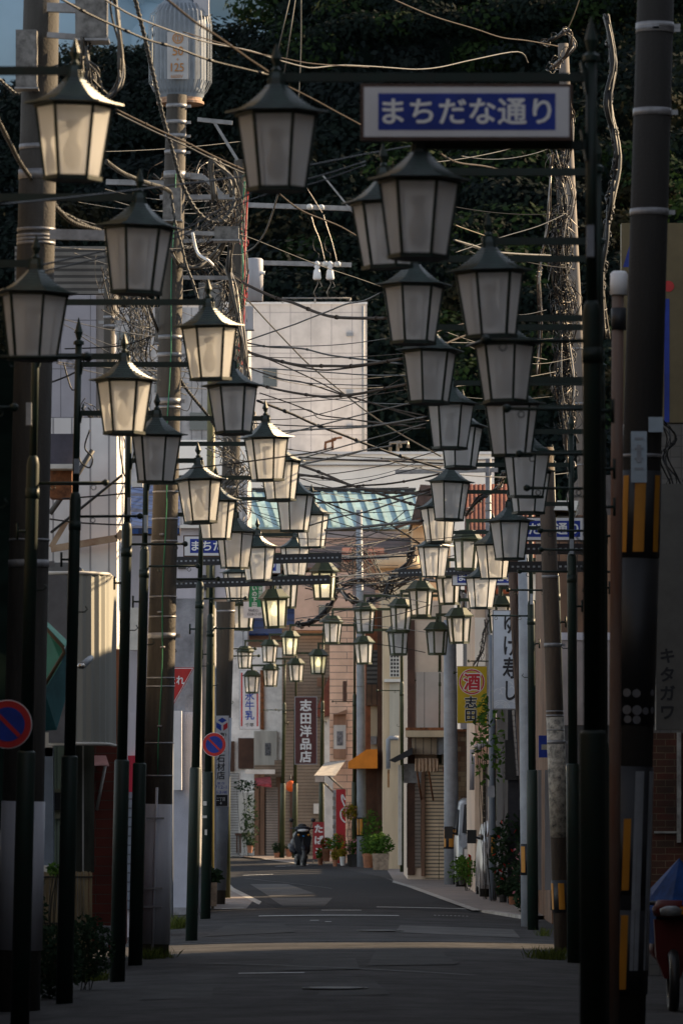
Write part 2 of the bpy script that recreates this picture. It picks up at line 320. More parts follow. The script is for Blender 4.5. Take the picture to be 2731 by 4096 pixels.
for x, y, lb in [(1520, 3745, 'round iron manhole cover beyond the sunlit strip of road'), (1340, 3985, 'round iron manhole cover nearest the camera')]:
    q = G(x, y); mb = MB(); mb.lathe([(.33, 0), (.33, .012), (.30, .012), (.30, .006), (.27, .006), (.27, .014)], (q.x, q.y, zr(q.x)+.004), 28); solo('manhole_cover', mb, mat('iron_cover', (.03, .028, .026), .55, .3, 12, metal=.4), lb, 'manhole cover')
# ---------------------------------------------------------------- hill with wood
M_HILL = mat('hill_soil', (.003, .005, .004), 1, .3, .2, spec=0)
sk = [(-900, 380), (0, 345), (120, 318), (220, 205), (330, 168), (560, 150), (820, 128), (860, 80), (930, 55), (1000, 75), (1040, 20), (1100, -70), (1400, -260), (2731, -420), (3600, -420)]
def skyl(x):
    for (a, b), (c, e) in zip(sk, sk[1:]):
        if a <= x <= c: return b+(e-b)*(x-a)/(c-a)
    return -400
hm = MB(); hm.smooth = True; nx, ny = 70, 20
for j in range(ny+1):
    for i in range(nx+1):
        u = -900+4500*i/nx; t = j/ny; d = 314+90*t
        ztop = Z(skyl(u)+330, 400); z = -1+(ztop+1)*t; xx = X(u, 345)
        hm.v.append((xx*(1 if True else 1), d+6*mnoise.noise(Vector((xx*.05, z*.05, 3))), z+3*mnoise.noise(Vector((xx*.08, d*.05, 0)))*(t < .95)))
for j in range(ny):
    for i in range(nx):
        a = j*(nx+1)+i; hm.f.append((a, a+1, a+nx+2, a+nx+1)); hm.mi.append(0); hm.sm.append(True)
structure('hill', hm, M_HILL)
rg = MB(); rg.smooth = True            # unseen ridge added to the right to shade the wooded slope
for j in range(7):
    for i in range(25):
        y = 300+14*i; t = j/6; h = (118+14*mnoise.noise(Vector((y*.02, 0, 5))))*min(1, i/3, (24-i)/4); rg.v.append((118+70*t+5*mnoise.noise(Vector((y*.05, t*3, 1))), y, -1+(h+1)*math.sin(t*math.pi/2)))
for j in range(6):
    for i in range(24): a = j*25+i; rg.f.append((a, a+1, a+26, a+25)); rg.mi.append(0); rg.sm.append(True)
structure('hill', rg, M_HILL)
cl = MB(); cl.smooth = True            # made-up lumps added to darken the visible patch of sky
random.seed(3)
for i in range(16):
    cx, cz, R = rnd(-160, 30), rnd(150, 330), rnd(45, 85); prof = [(R*.02, -R*.6)]+[(R*math.sin(k*math.pi/8), -R*.6*math.cos(k*math.pi/8)) for k in range(1, 8)]+[(R*.02, R*.6)]
    cl.lathe(prof, (cx, 1500+rnd(-30, 30), cz), 16, 0, True)
o = structure('dusk_sky_lumps', cl, mat('dusk_sky_tone', (.27, .38, .47), 1, .12, .01, spec=0))
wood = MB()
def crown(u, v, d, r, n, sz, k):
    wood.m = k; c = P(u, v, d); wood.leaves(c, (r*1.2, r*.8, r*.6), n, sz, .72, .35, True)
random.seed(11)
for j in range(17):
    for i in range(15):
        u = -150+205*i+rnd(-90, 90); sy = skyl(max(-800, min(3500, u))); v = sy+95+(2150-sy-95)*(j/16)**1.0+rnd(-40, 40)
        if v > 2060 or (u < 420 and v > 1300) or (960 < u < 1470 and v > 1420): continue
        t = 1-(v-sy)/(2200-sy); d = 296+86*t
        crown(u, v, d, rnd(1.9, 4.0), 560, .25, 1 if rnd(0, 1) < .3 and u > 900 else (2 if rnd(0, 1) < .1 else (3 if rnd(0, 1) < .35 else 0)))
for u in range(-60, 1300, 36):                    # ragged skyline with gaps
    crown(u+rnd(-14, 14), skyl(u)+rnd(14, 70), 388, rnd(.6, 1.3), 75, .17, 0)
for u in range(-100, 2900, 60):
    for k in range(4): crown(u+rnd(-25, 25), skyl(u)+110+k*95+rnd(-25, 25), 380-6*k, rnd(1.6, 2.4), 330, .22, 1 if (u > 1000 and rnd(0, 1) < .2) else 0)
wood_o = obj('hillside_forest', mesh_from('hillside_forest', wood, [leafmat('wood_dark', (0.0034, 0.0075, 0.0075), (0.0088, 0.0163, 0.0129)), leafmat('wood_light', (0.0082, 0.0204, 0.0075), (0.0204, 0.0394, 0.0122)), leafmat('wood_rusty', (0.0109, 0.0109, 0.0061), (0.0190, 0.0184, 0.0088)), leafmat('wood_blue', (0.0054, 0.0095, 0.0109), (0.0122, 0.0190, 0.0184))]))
tag(wood_o, 'dark wooded hillside rising behind the white block', 'forest', None, 'stuff')

# ---------------------------------------------------------------- street lamps
def lantern1():
    fr = MB(); Rt, Rb, H = .232, .168, .45
    a = [math.radians(60*k) for k in range(6)]
    for t in a:
        fr.bar((Rt*math.cos(t), Rt*math.sin(t), 0), (Rb*math.cos(t), Rb*math.sin(t), -H), .015, .016)
    for R, z, h in ((Rt+.004, -.012, .024), (Rb+.006, -H, .026)):
        for k in range(6):
            t0, t1 = a[k], a[(k+1) % 6]; fr.bar((R*math.cos(t0), R*math.sin(t0), z), (R*math.cos(t1), R*math.sin(t1), z), .016, h)
    fr.lathe([(Rb-.01, -H-.012), (Rb-.01, -H+.004)], seg=6)
    prof = [(.285, -.004)]; N = 12
    for i in range(N):
        u = i/N; r = .305-.250*u; z = .158*u**1.75; prof += [(r, z), (r-.004, z+.009)]
    prof += [(.052, .165), (.05, .2), (.036, .235)]
    fr.m = 1; fr.lathe(prof, seg=6); fr.m = 0
    fr.bar((0, -.03, .2), (0, .03, .2), .09, .075)
    pn = MB()
    for k in range(6):
        t0, t1 = a[k], a[(k+1) % 6]; q = .985
        pn.add([(Rt*q*math.cos(t0), Rt*q*math.sin(t0), -.01), (Rt*q*math.cos(t1), Rt*q*math.sin(t1), -.01), (Rb*q*math.cos(t1), Rb*q*math.sin(t1), -H+.01), (Rb*q*math.cos(t0), Rb*q*math.sin(t0), -H+.01)], [(3, 2, 1, 0)])
    bu = MB(); bu.lathe([(.012, -.09), (.045, -.10), (.05, -.13), (.028, -.15), (.03, -.19), (.05, -.24), (.062, -.29), (.058, -.34), (.035, -.38), (.008, -.395)], seg=12, smooth=True)
    fi = MB(); fi.lathe([(.022, .225), (.03, .25), (.014, .27), (.033, .315), (.004, .40)], seg=6)
    return [mesh_from(n, m, k) for n, m, k in (('lantern_frame', fr, [M_GREEN, M_ROOFL]), ('lantern_panes', pn, M_PANEL), ('lantern_bulb', bu, M_BULB), ('lantern_finial', fi, M_GREEN))]
def lantern2(lit):
    fr = MB(); Rt, Rb, H = .235, .185, .52; a = [math.radians(60*k) for k in range(6)]
    for t in a: fr.bar((Rt*math.cos(t), Rt*math.sin(t), 0), (Rb*math.cos(t), Rb*math.sin(t), -H), .035, .035)
    for R, z, h in ((Rt, -.02, .04), (Rb, -H, .05)):
        for k in range(6): fr.bar((R*math.cos(a[k]), R*math.sin(a[k]), z), (R*math.cos(a[(k+1) % 6]), R*math.sin(a[(k+1) % 6]), z), .034, h)
    fr.lathe([(.30, -.005), (.305, .012), (.275, .03), (.155, .165), (.14, .175)], seg=6); fr.lathe([(.035, .17), (.03, .34)], seg=8)
    fr.lathe([(Rb-.02, -H-.02), (Rb-.02, -H)], seg=6)
    pn = MB()
    for k in range(6):
        q = .97; pn.add([(Rt*q*math.cos(a[k]), Rt*q*math.sin(a[k]), -.02), (Rt*q*math.cos(a[(k+1) % 6]), Rt*q*math.sin(a[(k+1) % 6]), -.02), (Rb*q*math.cos(a[(k+1) % 6]), Rb*q*math.sin(a[(k+1) % 6]), -H+.02), (Rb*q*math.cos(a[k]), Rb*q*math.sin(a[k]), -H+.02)], [(3, 2, 1, 0)])
    bu = MB(); bu.lathe([(.02, -.06), (.025, -.1), (.06, -.17), (.075, -.24), (.05, -.3), (.01, -.32)], seg=12, smooth=True)
    return [mesh_from(n, m, k) for n, m, k in (('lantern_frame', fr, M_GREEN2), ('lantern_panes', pn, M_PANEL), ('lantern_bulb', bu, M_LIT if lit else M_BULB))]
L1M = lantern1(); L2M = lantern2(False); L2L = lantern2(True)
def hang(th, pos, ms, rz):
    o = obj('lantern', ms[0], th.e, Vector(pos)-th.o); o.rotation_euler = (rnd(-.035, .035), rnd(-.035, .035), rz)
    for n, m in zip(('lantern_panes', 'bulb', 'finial'), ms[1:]): obj(n, m, o)
    return o
def lamp(label, d, xb, xt, lanterns, two=False, lits=(), rod=True, top=6.5, group='green lamp posts along the street'):
    bx = X(xb, d); z_t = top; tx = X(xt, d)
    th = Thing('street_lamp', label, 'street lamp', (bx, d, 0), group)
    at = lambda z: Vector((bx+(tx-bx)*z/z_t, d, z))
    m = M_GREEN2 if two else M_GREEN
    p = MB()
    zs = (2.38, 4.9)
    p.tube([at(0), at(zs[0]-.02), at(zs[0])], [.082, .08, .07], 14)
    p.tube([at(zs[0]), at(zs[1]-.08), at(zs[1]-.03), at(zs[1])], [.056, .055, .045, .03], 14)
    p.tube([at(zs[1]-.02), at(z_t-.2)], .033, 10)
    p.lathe([(.05, 0), (.05, .03), (.02, .05), (.04, .12), (.003, .26)], at(z_t-.2), 8)
    p.tube([at(zs[1]-.34)-Vector((0, 0, .03)), at(zs[1]-.28)], .061, 12)
    pole = th.part('pole', p, m)
    s = 1 if lanterns[0][0] > xt else -1
    hk = MB(); q = at(3.75); hk.tube([q+Vector((s*.05, 0, 0)), q+Vector((s*.11, 0, 0)), q+Vector((s*.14, 0, .025)), q+Vector((s*.12, 0, .055))], .006, 5)
    th.part('banner_hook', hk, m); hk = MB()
    q = at(4.25); hk.tube([q, q+Vector((-s*.12, 0, 0))], .012, 5); hk.tube([q+Vector((-s*.12, 0, -.07)), q+Vector((-s*.12, 0, .07))], .012, 5)
    th.part('bracket', hk, m)
    if rod:
        r = MB(); q = at(4.66); e = q+Vector((s*.62, 0, .005)); r.tube([q, e], .013, 6); r.lathe([(.005, -.03), (.026, -.018), (.03, 0), (.026, .018), (.005, .03)], e, 10, smooth=True)
        for k in (.17, .52): c = q+Vector((s*k, 0, -.035)); r.tube([c+Vector((.022*math.cos(w), 0, .022*math.sin(w))) for w in [i*math.pi/4 for i in range(9)]], .004, 4)
        th.part('banner_rod', r, m)
    for i, (lx, ly) in enumerate(lanterns):
        pos = P(lx, ly, d); za = .205 if not two else .33
        a = MB(); e = Vector((pos.x, d, pos.z+za)); st = at(pos.z+za); st.x += s*.03; st.z = e.z-.012*s*0
        if two: a.bar(st, e+Vector((s*.03, 0, 0)), .05, .065)
        else:
            a.bar(st, e, .04, .05); a.bar(st+Vector((0, 0, -.09)), st+Vector((s*.03, 0, .09)), .09, .012)
        th.part('arm', a, m)
        hang(th, pos, (L2L if i in lits else L2M) if two else L1M, math.radians(rnd(-12, 12)))
    return th
random.seed(5)
N1 = ['first', 'second', 'third', 'fourth', 'fifth', 'sixth', 'seventh', 'eighth']
lamp('green lamp post out of view whose lantern glows under the cable box', 32.8, -60, -60, [(297, 418)])
lamp('green lamp post beside the big concrete pole, only its two dull lanterns in view', 37.1, -310, -300, [(554, 909), (140, 1174)])
lamp('green lamp post with two sunlit lanterns, in front of the large concrete pole', 46, 80, 152, [(837, 1305), (498, 1522)])
lamp('green lamp post with spear top, two dull lanterns, before the ribbed curved fascia', 51.5, 258, 318, [(930, 1544), (627, 1739)])
lamp('green lamp post with two sunlit lanterns, beside the white corrugated house', 57.2, 470, 522, [(1065, 1751), (797, 1920)])
lamp('green lamp post close against the pole with grey wrap, two sunlit lanterns', 62.7, 541, 592, [(1119, 1846), (864, 2001)])
lamp('green lamp post whose base is hidden behind the grey wrapped pole, dull lanterns', 66.4, 622, 690, [(1180, 1978), (941, 2125)])
lamp('green lamp post in front of the pale grey side wall, two sunlit lanterns', 73, 766, 812, [(1247, 2056), (1032, 2190)])
lamp('green lamp post bearing the round no parking sign, two dull lanterns', 86, 822, 850, [(1180, 2190), (950, 2290)])
lamp('thick dark lamp post holding the big blue street name sign', 31.6, 2374, 2362, [(1106, 450), (1676, 721)])
lamp('green lamp post directly behind the sign bearing one, lanterns under the sign', 37.2, 2388, 2384, [(1539, 807), (1956, 1084)])
lamp('green lamp post third along the right kerb, plain dull lanterns', 42.1, 2394, 2394, [(1653, 1141), (2017, 1378)])
lamp('green lamp post fourth along the right kerb, upper lantern catching some sun', 46.8, 2395, 2390, [(1718, 1404), (2045, 1614)])
lamp('green lamp post fifth along the right kerb, lower lantern with dark frame', 54.3, 2408, 2405, [(1802, 1614), (2105, 1808)])
lamp('green lamp post sixth along the right kerb, lanterns mostly hidden by others', 58.5, 2396, 2389, [(1845, 1705), (2114, 1886)])
lamp('green lamp post standing clear beside the tarred utility pole, dull lanterns', 64.2, 2294, 2282, [(1799, 1928), (2036, 2085)])
lamp('green lamp post hidden behind the tarred utility pole, two sunlit lanterns', 70, 2262, 2205, [(1752, 2031), (1972, 2175)])
lamp('dark green lamp post beside the round grey pole, two sunlit lanterns', 80, 2130, 2120, [(1733, 2185), (1925, 2311)])
for lb, d, xb, xt, ls, lit in [
    ('old green lamp post with flat roofed lanterns behind the white milk sign, upper one lit', 103, 905, 905, [(1296, 2287)], (0,)),
    ('old green lamp post behind the concrete pole, lit lantern above the black bar', 98, 882, 885, [(1096, 2394)], (0,)),
    ('old green lamp post with two dull lanterns over the yellow liquor sign', 104, 2190, 2185, [(1792, 2307), (2002, 2420)], ()),
    ('old green lamp post with two dull lanterns beside the sushi sign', 107, 2000, 1998, [(1682, 2359), (1834, 2466)], ()),
    ('old green lamp post with wiry stem behind the yellow liquor sign', 117, 1925, 1932, [(1604, 2426), (1747, 2520)], ()),
    ('old green lamp post in front of the roller shutters, lower lantern sunlit', 125, 1753, 1760, [(1458, 2440), (1592, 2528)], ()),
    ('old green lamp post beside the cream wall, two small lanterns', 137, 1612, 1604, [(1330, 2489), (1454, 2572)], ()),
    ('old green lamp post beside the pink tiled house, both lanterns lit', 153, 1417, 1418, [(1161, 2547), (1273, 2621)], (0, 1)),
    ('old green lamp post beside the tobacco sign, two small pale lanterns', 165, 1283, 1293, [(1079, 2581), (1184, 2656)], ()),
    ('old green lamp post behind the scooter, two small pale lanterns', 168, 1178, 1185, [(981, 2606), (1083, 2677)], ()),
    ('old green lamp post before the red striped awning, one small lantern', 168, 1127, 1140, [(1008, 2704)], ()),
]:
    top = max(Z(y, d) for _, y in ls)+.55
    lamp(lb, d, xb, xt, ls, True, lit, True, max(top, 5.6), 'old green lamp posts at the far end')
for x, y, d, lb in [(1145, 2330, 112, 'dark narrow lantern hanging behind the black perforated bar'), (976, 2418, 112, 'dark narrow lantern hanging beside the green clinic sign'), (830, 2462, 112, 'dark narrow lantern half hidden by the concrete pole'), (1868, 2160, 95, 'dark lantern with rounded panes between sunlit lanterns'), (2172, 2290, 95, 'dark lantern with rounded panes behind the grey pole')]:
    th = Thing('hanging_lantern', lb, 'lantern', P(x, y, d)); hang(th, P(x, y, d), L2M, rnd(-.15, .15))
    a = MB(); q = P(x, y, d)+Vector((0, 0, .34)); sgn = -1 if x < 1300 else 1; a.bar(q+Vector((-sgn*.03, 0, 0)), q+Vector((sgn*1.4, 0, 0)), .05, .065); a.tube([q+Vector((sgn*1.4, 0, .3)), Vector((q.x+sgn*1.4, q.y, 0))], .055, 10); th.part('post', a, M_GREEN2)

# ---------------------------------------------------------------- unseen blocks added to shade the near end and chosen lanterns
M_REND = mat('rendered_wall', (.14, .13, .12), .85, .2, 1)
M_ROOFG = mat('dull_roof', (.07, .07, .08), .7, .3, 2)
def shade_shop(x0, x1, y0, y1, z0, z1, lab, grp):
    th = Thing('shade_block', lab, 'building', ((x0+x1)/2, (y0+y1)/2, 0), grp)
    m = MB(); m.box(x0, x1, y0, y1, z0, z1); th.part('wall', m, M_REND)
    r = MB(); r.box(x0-.05, x1+.05, y0+.02, y1-.02, z1+.003, z1+.15); th.part('roof', r, M_ROOFG)
    w = MB(); xs_ = x0 if x0 > 0 else x1; s = -1 if x0 > 0 else 1
    for k in range(max(1, int((y1-y0)/3))):
        yy = y0+.8+3*k
        if yy+1.2 < y1 and z0 < 1: w.box(min(xs_, xs_+s*.04), max(xs_, xs_+s*.04), yy, yy+1.3, 3.4, 4.7)
    if w.v: th.part('window', w, M_GLASS)
gr = 'added shade blocks along the right kerb outside the picture'; lr = 'unseen shop block sized to shade the lanterns, lining the right kerb outside the picture'
for y0, y1, z1 in [(0, 16, 9.5), (16, 35.2, 10), (35.2, 37.4, 8.1), (37.4, 47.6, 9.9), (47.6, 53.6, 8.02), (53.6, 57.2, 10.8), (57.2, 62.6, 8.1), (62.6, 65, 7.5), (65, 67.2, 8.1), (67.2, 70.9, 7.2), (75.8, 96, 4.6), (96, 150, 3.5)]:
    shade_shop(5 if y0 < 90 else 6.2, 9, y0, y1, 0, z1, lr, gr)
m = MB(); m.box(5.2, 5.35, 69.1, 70.5, 8.5, 9.3)  # unseen panel added to keep two left lanterns out of the sun
bb = Thing('sunblocker', 'added unseen billboard on posts at the right, outside the picture', 'sunblocker', (5.2, 69, 7.2)); bb.part('panel', m, M_REND); m = MB()
for yy in (69.3, 70.2): m.box(5.22, 5.3, yy, yy+.08, 7.36, 8.5)
bb.part('post', m, M_REND)
gl = 'added shade blocks along the left kerb outside the picture'; ll = 'unseen shop block added to cut skylight, lining the left kerb outside the picture'
for y0, y1, z1 in [(0, 14, 10.5), (14, 29, 9.5), (29, 43, 9), (43, 56, 8)]: shade_shop(-8, -3.7, y0, y1, 0, z1, ll, gl)  # left row added to cut skylight over the near street
ar = Thing('sky_blocker', 'added unseen arcade the picture is taken from, outside the picture', 'skyblocker', (0, 14, 0))
m = MB(); m.box(-3.7, 5, -4, 26, 7.25, 7.45); ar.part('roof', m, M_ROOFG)  # unseen cover added so the near street gets less sky
m = MB()
for yy in (2, 14, 26):
    for xx in (-3.5, 4.8): m.tube([(xx, yy, 0), (xx, yy, 7.25)], .1, 8)
ar.part('column', m, M_GREEN)
m = MB(); m.box(-3.7, 5, -5, -4.1, 0, 7.3); ar.part('end_wall', m, M_REND)
# ---------------------------------------------------------------- utility poles
def upole(name, label, top, bot, d, rt, rb, m, bands=(), group=None, base0=True):
    a = P(*top, d); b = P(*bot, d)
    if base0: b = b+(b-a)*(b.z/(a.z-b.z)); b.z = 0
    th = Thing(name, label, 'utility pole', b, group)
    p = MB(); p.tube([b, b.lerp(a, .33), b.lerp(a, .66), a], [rb, rb+(rt-rb)*.33, rb+(rt-rb)*.66, rt], 20); th.part('pole', p, m)
    th.at = lambda y: b+(a-b)*((Z(y, d)-b.z)/(a.z-b.z)); th.r = lambda y: rb+(rt-rb)*((Z(y, d)-b.z)/(a.z-b.z)); th.d = d
    if bands:
        for y, h in bands:
            q = th.at(y); r = th.r(y)+.006; bm_ = MB(); bm_.tube([q-Vector((0, 0, h/2)), q+Vector((0, 0, h/2))], r, 20)
            if h > .04: bm_.box(q.x+r-.01, q.x+r+.05, q.y-.02, q.y+.02, q.z-h/3, q.z+h/3)
            th.part('band', bm_, M_GALV)
    return th
def wrap(th, y0, y1, m, name='wrap', dr=.01, stripes=None):
    q0, q1 = th.at(y0), th.at(y1); r0, r1 = th.r(y0)+dr, th.r(y1)+dr; b = MB(); b.tube([q1, q0], [r1, r0], 24); o = th.part(name, b, m)
    if stripes:
        s = MB()
        for a0, a1 in stripes:
            n = 6; V = []
            for q, r, z in ((q1, r1, .04), (q0, r0, -.04)):
                for k in range(n+1):
                    t = math.radians(a0+(a1-a0)*k/n); V.append((q.x+(r+.004)*math.sin(t), q.y-(r+.004)*math.cos(t), q.z+z))
            s.add(V, [(k, k+1, n+2+k, n+1+k) for k in range(n)])
        th.part('stripes', s, stripes_m, o)
    return o
stripes_m = M_YEL
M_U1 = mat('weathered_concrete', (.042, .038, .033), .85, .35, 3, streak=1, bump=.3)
M_U4 = mat('shaded_concrete', (.011, .0095, .008), .85, .3, 3, streak=1, bump=.3)  # shade of the right edge is put into this concrete's colour
M_WRAP = mat('pole_wrap', (.33, .33, .36), .6, .15, 3, streak=1)
u1 = upole('utility_pole', 'large concrete utility pole at the left edge with pale wrap near its foot', (170, -120), (75, 4060), 50, .165, .2, M_U1, [(700, .09), (920, .03), (945, .03), (960, .03), (975, .03), (2160, .02), (2255, .07), (590, .05)])
wrap(u1, 3205, 3800, M_WRAP)
u2 = upole('utility_pole', 'concrete utility pole carrying the ribbed transformer, pale wrap near its foot', (708, 380), (612, 3827), 65.9, .122, .196, M_CONC, [(425, .05), (490, .05), (545, .05), (610, .05), (700, .09), (1350, .05), (1420, .05), (1605, .07), (1630, .03), (1968, .02), (2076, .02), (2165, .02), (2387, .02), (2467, .02), (2543, .07), (2712, .02), (2746, .02), (2972, .02), (3103, .02)])
wrap(u2, 3216, 3775, M_WRAP)
for k, (y, dx) in enumerate([(2450, -.03), (2590, .02), (2905, .01), (2140, -.03)]):
    q = u2.at(y); b = MB(); b.lathe([(.025, -.012), (.03, 0), (.025, .012)], (q.x+dx, q.y-u2.r(y)-.005, q.z), 10); u2.part('step_socket', b, M_GALV)
c = MB(); c.tube([u2.at(y)+Vector((.01+.012*math.sin(y*.01), -u2.r(y)-.012, 0)) for y in range(700, 3150, 120)], .007, 5); u2.part('earth_wire', c, mat('green_wire', (.03, .2, .1), .5, .1))
c = MB(); c.tube([u2.at(y)+Vector((-.0, -u2.r(y)-.03, 0)) for y in (3150, 3450, 3800)], .018, 6); u2.part('conduit', c, M_WRAP)
for y in (3273, 3552, 3625):
    q = u2.at(y); c = MB(); c.box(q.x-.12, q.x+.1, q.y-u2.r(y)-.06, q.y-u2.r(y)-.045, q.z-.012, q.z+.012); u2.part('conduit_clamp', c, M_GALV)
u3 = upole('utility_pole', 'concrete utility pole bearing the tall stonemason sign, grey paint below', (968, 640), (866, 3450), 97, .14, .185, M_CONC, [(2445, .04), (2140, .04), (1950, .05)])
wrap(u3, 2870, 3560, M_GREYP, 'paint_wrap'); 
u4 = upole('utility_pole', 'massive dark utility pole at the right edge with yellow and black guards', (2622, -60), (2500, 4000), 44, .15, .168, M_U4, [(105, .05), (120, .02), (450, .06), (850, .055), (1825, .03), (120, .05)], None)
wrap(u4, 1885, 2230, M_DARKST, 'guard', .008, [(-62, -40), (-20, 10), (38, 60)])
wrap(u4, 2235, 2900, mat('dark_advert_wrap', (.012, .012, .014), .5, .2), 'advert_wrap', .007)
wrap(u4, 3070, 3230, M_DARKST, 'paper_wrap', .006); 
stripes_m = M_GREYP; wrap(u4, 3066, 3900, M_DARKST, 'striped_wrap', .007, [(5, 30), (48, 75)]); stripes_m = M_YEL
for a0, a1 in ((3255, 3580), (3640, 3975)): wrap(u4, a0, a1, M_DARKST, 'guard', .011, [(-52, -38), (-22, -3)])
for x, y, r in [(2505, 2772, 17), (2543, 2775, 17), (2608, 2772, 14), (2505, 2840, 19), (2545, 2842, 20), (2580, 2845, 15), (2608, 2842, 14), (2508, 2878, 16), (2544, 2880, 17)]:
    s = MB(); q = u4.at(y); xx = X(x, 43.85)-q.x; R0 = u4.r(y)+.009; yy = -math.sqrt(max(.0004, R0*R0-xx*xx)); rr = r*44/F; t = math.atan2(xx, -yy); n = 14
    s.add([(q.x+xx+rr*math.cos(2*math.pi*i/n)*math.cos(t), q.y+yy+rr*math.cos(2*math.pi*i/n)*math.sin(t)-.003, q.z+rr*math.sin(2*math.pi*i/n)) for i in range(n)], [tuple(range(n))]); u4.part('reflector_dot', s, mat('dot_white', (.11, .11, .12), .5, .1))
b = MB(); b.rect(2522, 1725, 2585, 1930, 43.82, .012); u4.part('paper_notice', b, mat('pale_blue_paper', (.33, .40, .46), .7, .1))
b = MB(); b.rect(2592, 1668, 2650, 1728, 43.83, .012); u4.part('number_plate', b, mat('pale_blue_paper', (.33, .40, .46)))
s = MB()
for i in range(4): s.rect(2536, 1750+i*40, 2571, 1758+i*40, 43.815, .003)
s.rect(2545, 1780, 2562, 1850, 43.813, .003); u4.part('notice_lettering', s, M_GREYP)
u5 = upole('utility_pole', 'tarred brown utility pole with patched bark coloured foot and striped guard', (2180, 1790), (2252, 3800), 69, .098, .12, mat('tarred_wood', (.065, .047, .034), .8, .4, 4, streak=1, bump=.4), [(2125, .03), (2307, .035), (2580, .05), (2845, .02), (2862, .02), (2920, .015), (2968, .05)])
wrap(u5, 2868, 3350, mat('mottled_paint', (.34, .31, .26), .85, .3, 14, dirt=(.05, .05, .05)), 'mottled_paint', .004)
wrap(u5, 3520, 3650, M_DARKST, 'guard', .008, [(-85, -55), (-20, 15)])
u6 = upole('utility_pole', 'slim pale utility pole wrapped in hanging cable bundles on the right', (2250, 175), (2338, 2000), 86, .085, .11, mat('pale_pole', (.15, .13, .115), .8, .25, 3, streak=1), [(1395, .03), (1615, .04), (1860, .03), (300, .05)])
u7 = upole('utility_pole', 'slim steel pole with grey lower tube and striped guard, amid the flower pots', (1436, 2040), (1447, 3475), 146, .085, .135, M_GREYP, [(2745, .04), (2253, .03)])
wrap(u7, 3270, 3345, M_DARKST, 'guard', .008, [(-60, -38), (-25, 12)])
u8 = upole('utility_pole', 'plain grey steel pole with striped guard, before the roller shutters', (1798, 2480), (1806, 3545), 118, .135, .17, M_GREYP)
wrap(u8, 3310, 3395, M_DARKST, 'guard', .008, [(-70, -45), (-20, 15)])
u9 = upole('utility_pole', 'round pale grey pole right beside the dark green post, lit along its edge', (2096, 2200), (2116, 3755), 82, .1, .125, M_GREYP)
wrap(u9, 3375, 3500, M_DARKST, 'guard', .006, [(-60, -25), (10, 40)])
u10 = upole('utility_pole', 'weathered split timber pole beside the sushi sign', (2045, 2240), (2088, 3000), 88, .07, .085, mat('split_timber', (.09, .06, .045), .85, .5, 10, streak=1, bump=.6))
u11 = upole('utility_pole', 'perforated steel post rising between the red roofs', (1952, 1835), (1950, 2700), 108, .06, .06, M_GALV, [(2010, .04), (2040, .04)])
u12 = upole('utility_pole', 'yellowish pole with collar just left of the stonemason pole', (846, 1500), (836, 3600), 93, .07, .09, mat('khaki_paint', (.13, .115, .045), .5, .2), [(2511, .05)])
u13 = upole('utility_pole', 'concrete pole behind the left lanterns covered in fittings', (440, 1010), (432, 2200), 84, .085, .1, M_CONC, [(1115, .05), (1270, .05), (1305, .05), (1640, .06)])
u14 = upole('utility_pole', 'rust streaked stay pipe left of the massive dark pole', (2470, 1150), (2455, 3400), 43, .048, .048, mat('rusty_pipe', (.12, .10, .085), .8, .3, 3, streak=1, dirt=(.13, .04, .015)), [])
c = MB(); c.tube([P(2473, 1180, 43), P(2474, 1095, 43), P(2474, 1085, 43)], [.07, .07, .05], 14); u14.part('cap', c, M_WHITE)
c = MB(); c.tube([P(2473, 1320, 43), P(2473, 1232, 43)], .06, 14); u14.part('sleeve', c, M_DARKST)
u15 = upole('utility_pole', 'bluish grey square post beside the climbing plant', (1966, 2540), (1970, 3640), 100, .065, .07, mat('blue_grey_paint', (.15, .18, .22), .5, .1))
wrap(u15, 3340, 3430, M_DARKST, 'guard', .006, [(-20, 25)])

for x, y0, y1, w in [(820, 3205, 3222, 14), (818, 3262, 3272, 20), (824, 3318, 3340, 9)]:
    b = MB(); b.rect(x-w/2, y0, x+w/2, y1, 85.9, .004); solo('torn_sticker', b, M_OFFW, {3205: 'uppermost torn paper remnant on the post with the no parking sign', 3262: 'middle torn paper remnant on the post with the no parking sign', 3318: 'lowest torn paper remnant on the post with the no parking sign'}[y0], 'sticker')
# transformer on the second pole
tr = Thing('transformer', 'ribbed grey pole transformer with rusty base and 6600V plate', 'transformer', P(727, 415, 66.2))
d = 66.2; c = P(722, 415, d); m = MB(); r0 = .375
prof = [(.26, 0), (.265, .06), (.29, .09), (.30, .16), (.315, .3), (.315, .95), (.30, 1.1), (.27, 1.2), (.2, 1.26), (.19, 1.5)]
m.lathe(prof, c, 40, smooth=True)
for k in range(40):
    t = 2*math.pi*k/40; cs, sn = math.cos(t), math.sin(t); V = []
    for r, z in [(.27, .08), (.33, .15), (.388, .26), (.392, .95), (.37, 1.1), (.28, 1.21)]:
        for s in (-.009, .009): V.append((c.x+r*cs-s*sn, c.y+r*sn+s*cs, c.z+z))
    m.add(V, [(2*i, 2*i+1, 2*i+3, 2*i+2) for i in range(5)])
tr.part('ribbed_tank', m, mat('transformer_paint', (.17, .20, .24), .5, .15, 4, spec=.5))
m = MB(); m.lathe([(.262, -.01), (.29, -.01), (.29, .02), (.268, .03), (.268, .1)], c, 32); tr.part('base_ring', m, mat('rusty_rim', (.36, .25, .18), .8, .2, 8, dirt=(.22, .09, .035)))
m = MB(); m.rect(669, 128, 753, 316, 65.79, .015); pl = tr.part('plate', m, mat('plate_grey', (.37, .37, .38), .6, .08))
m = MB(); dd = 65.78
n = 24; o1, o2 = 22*dd/F, 17*dd/F; q = P(712, 153, dd)
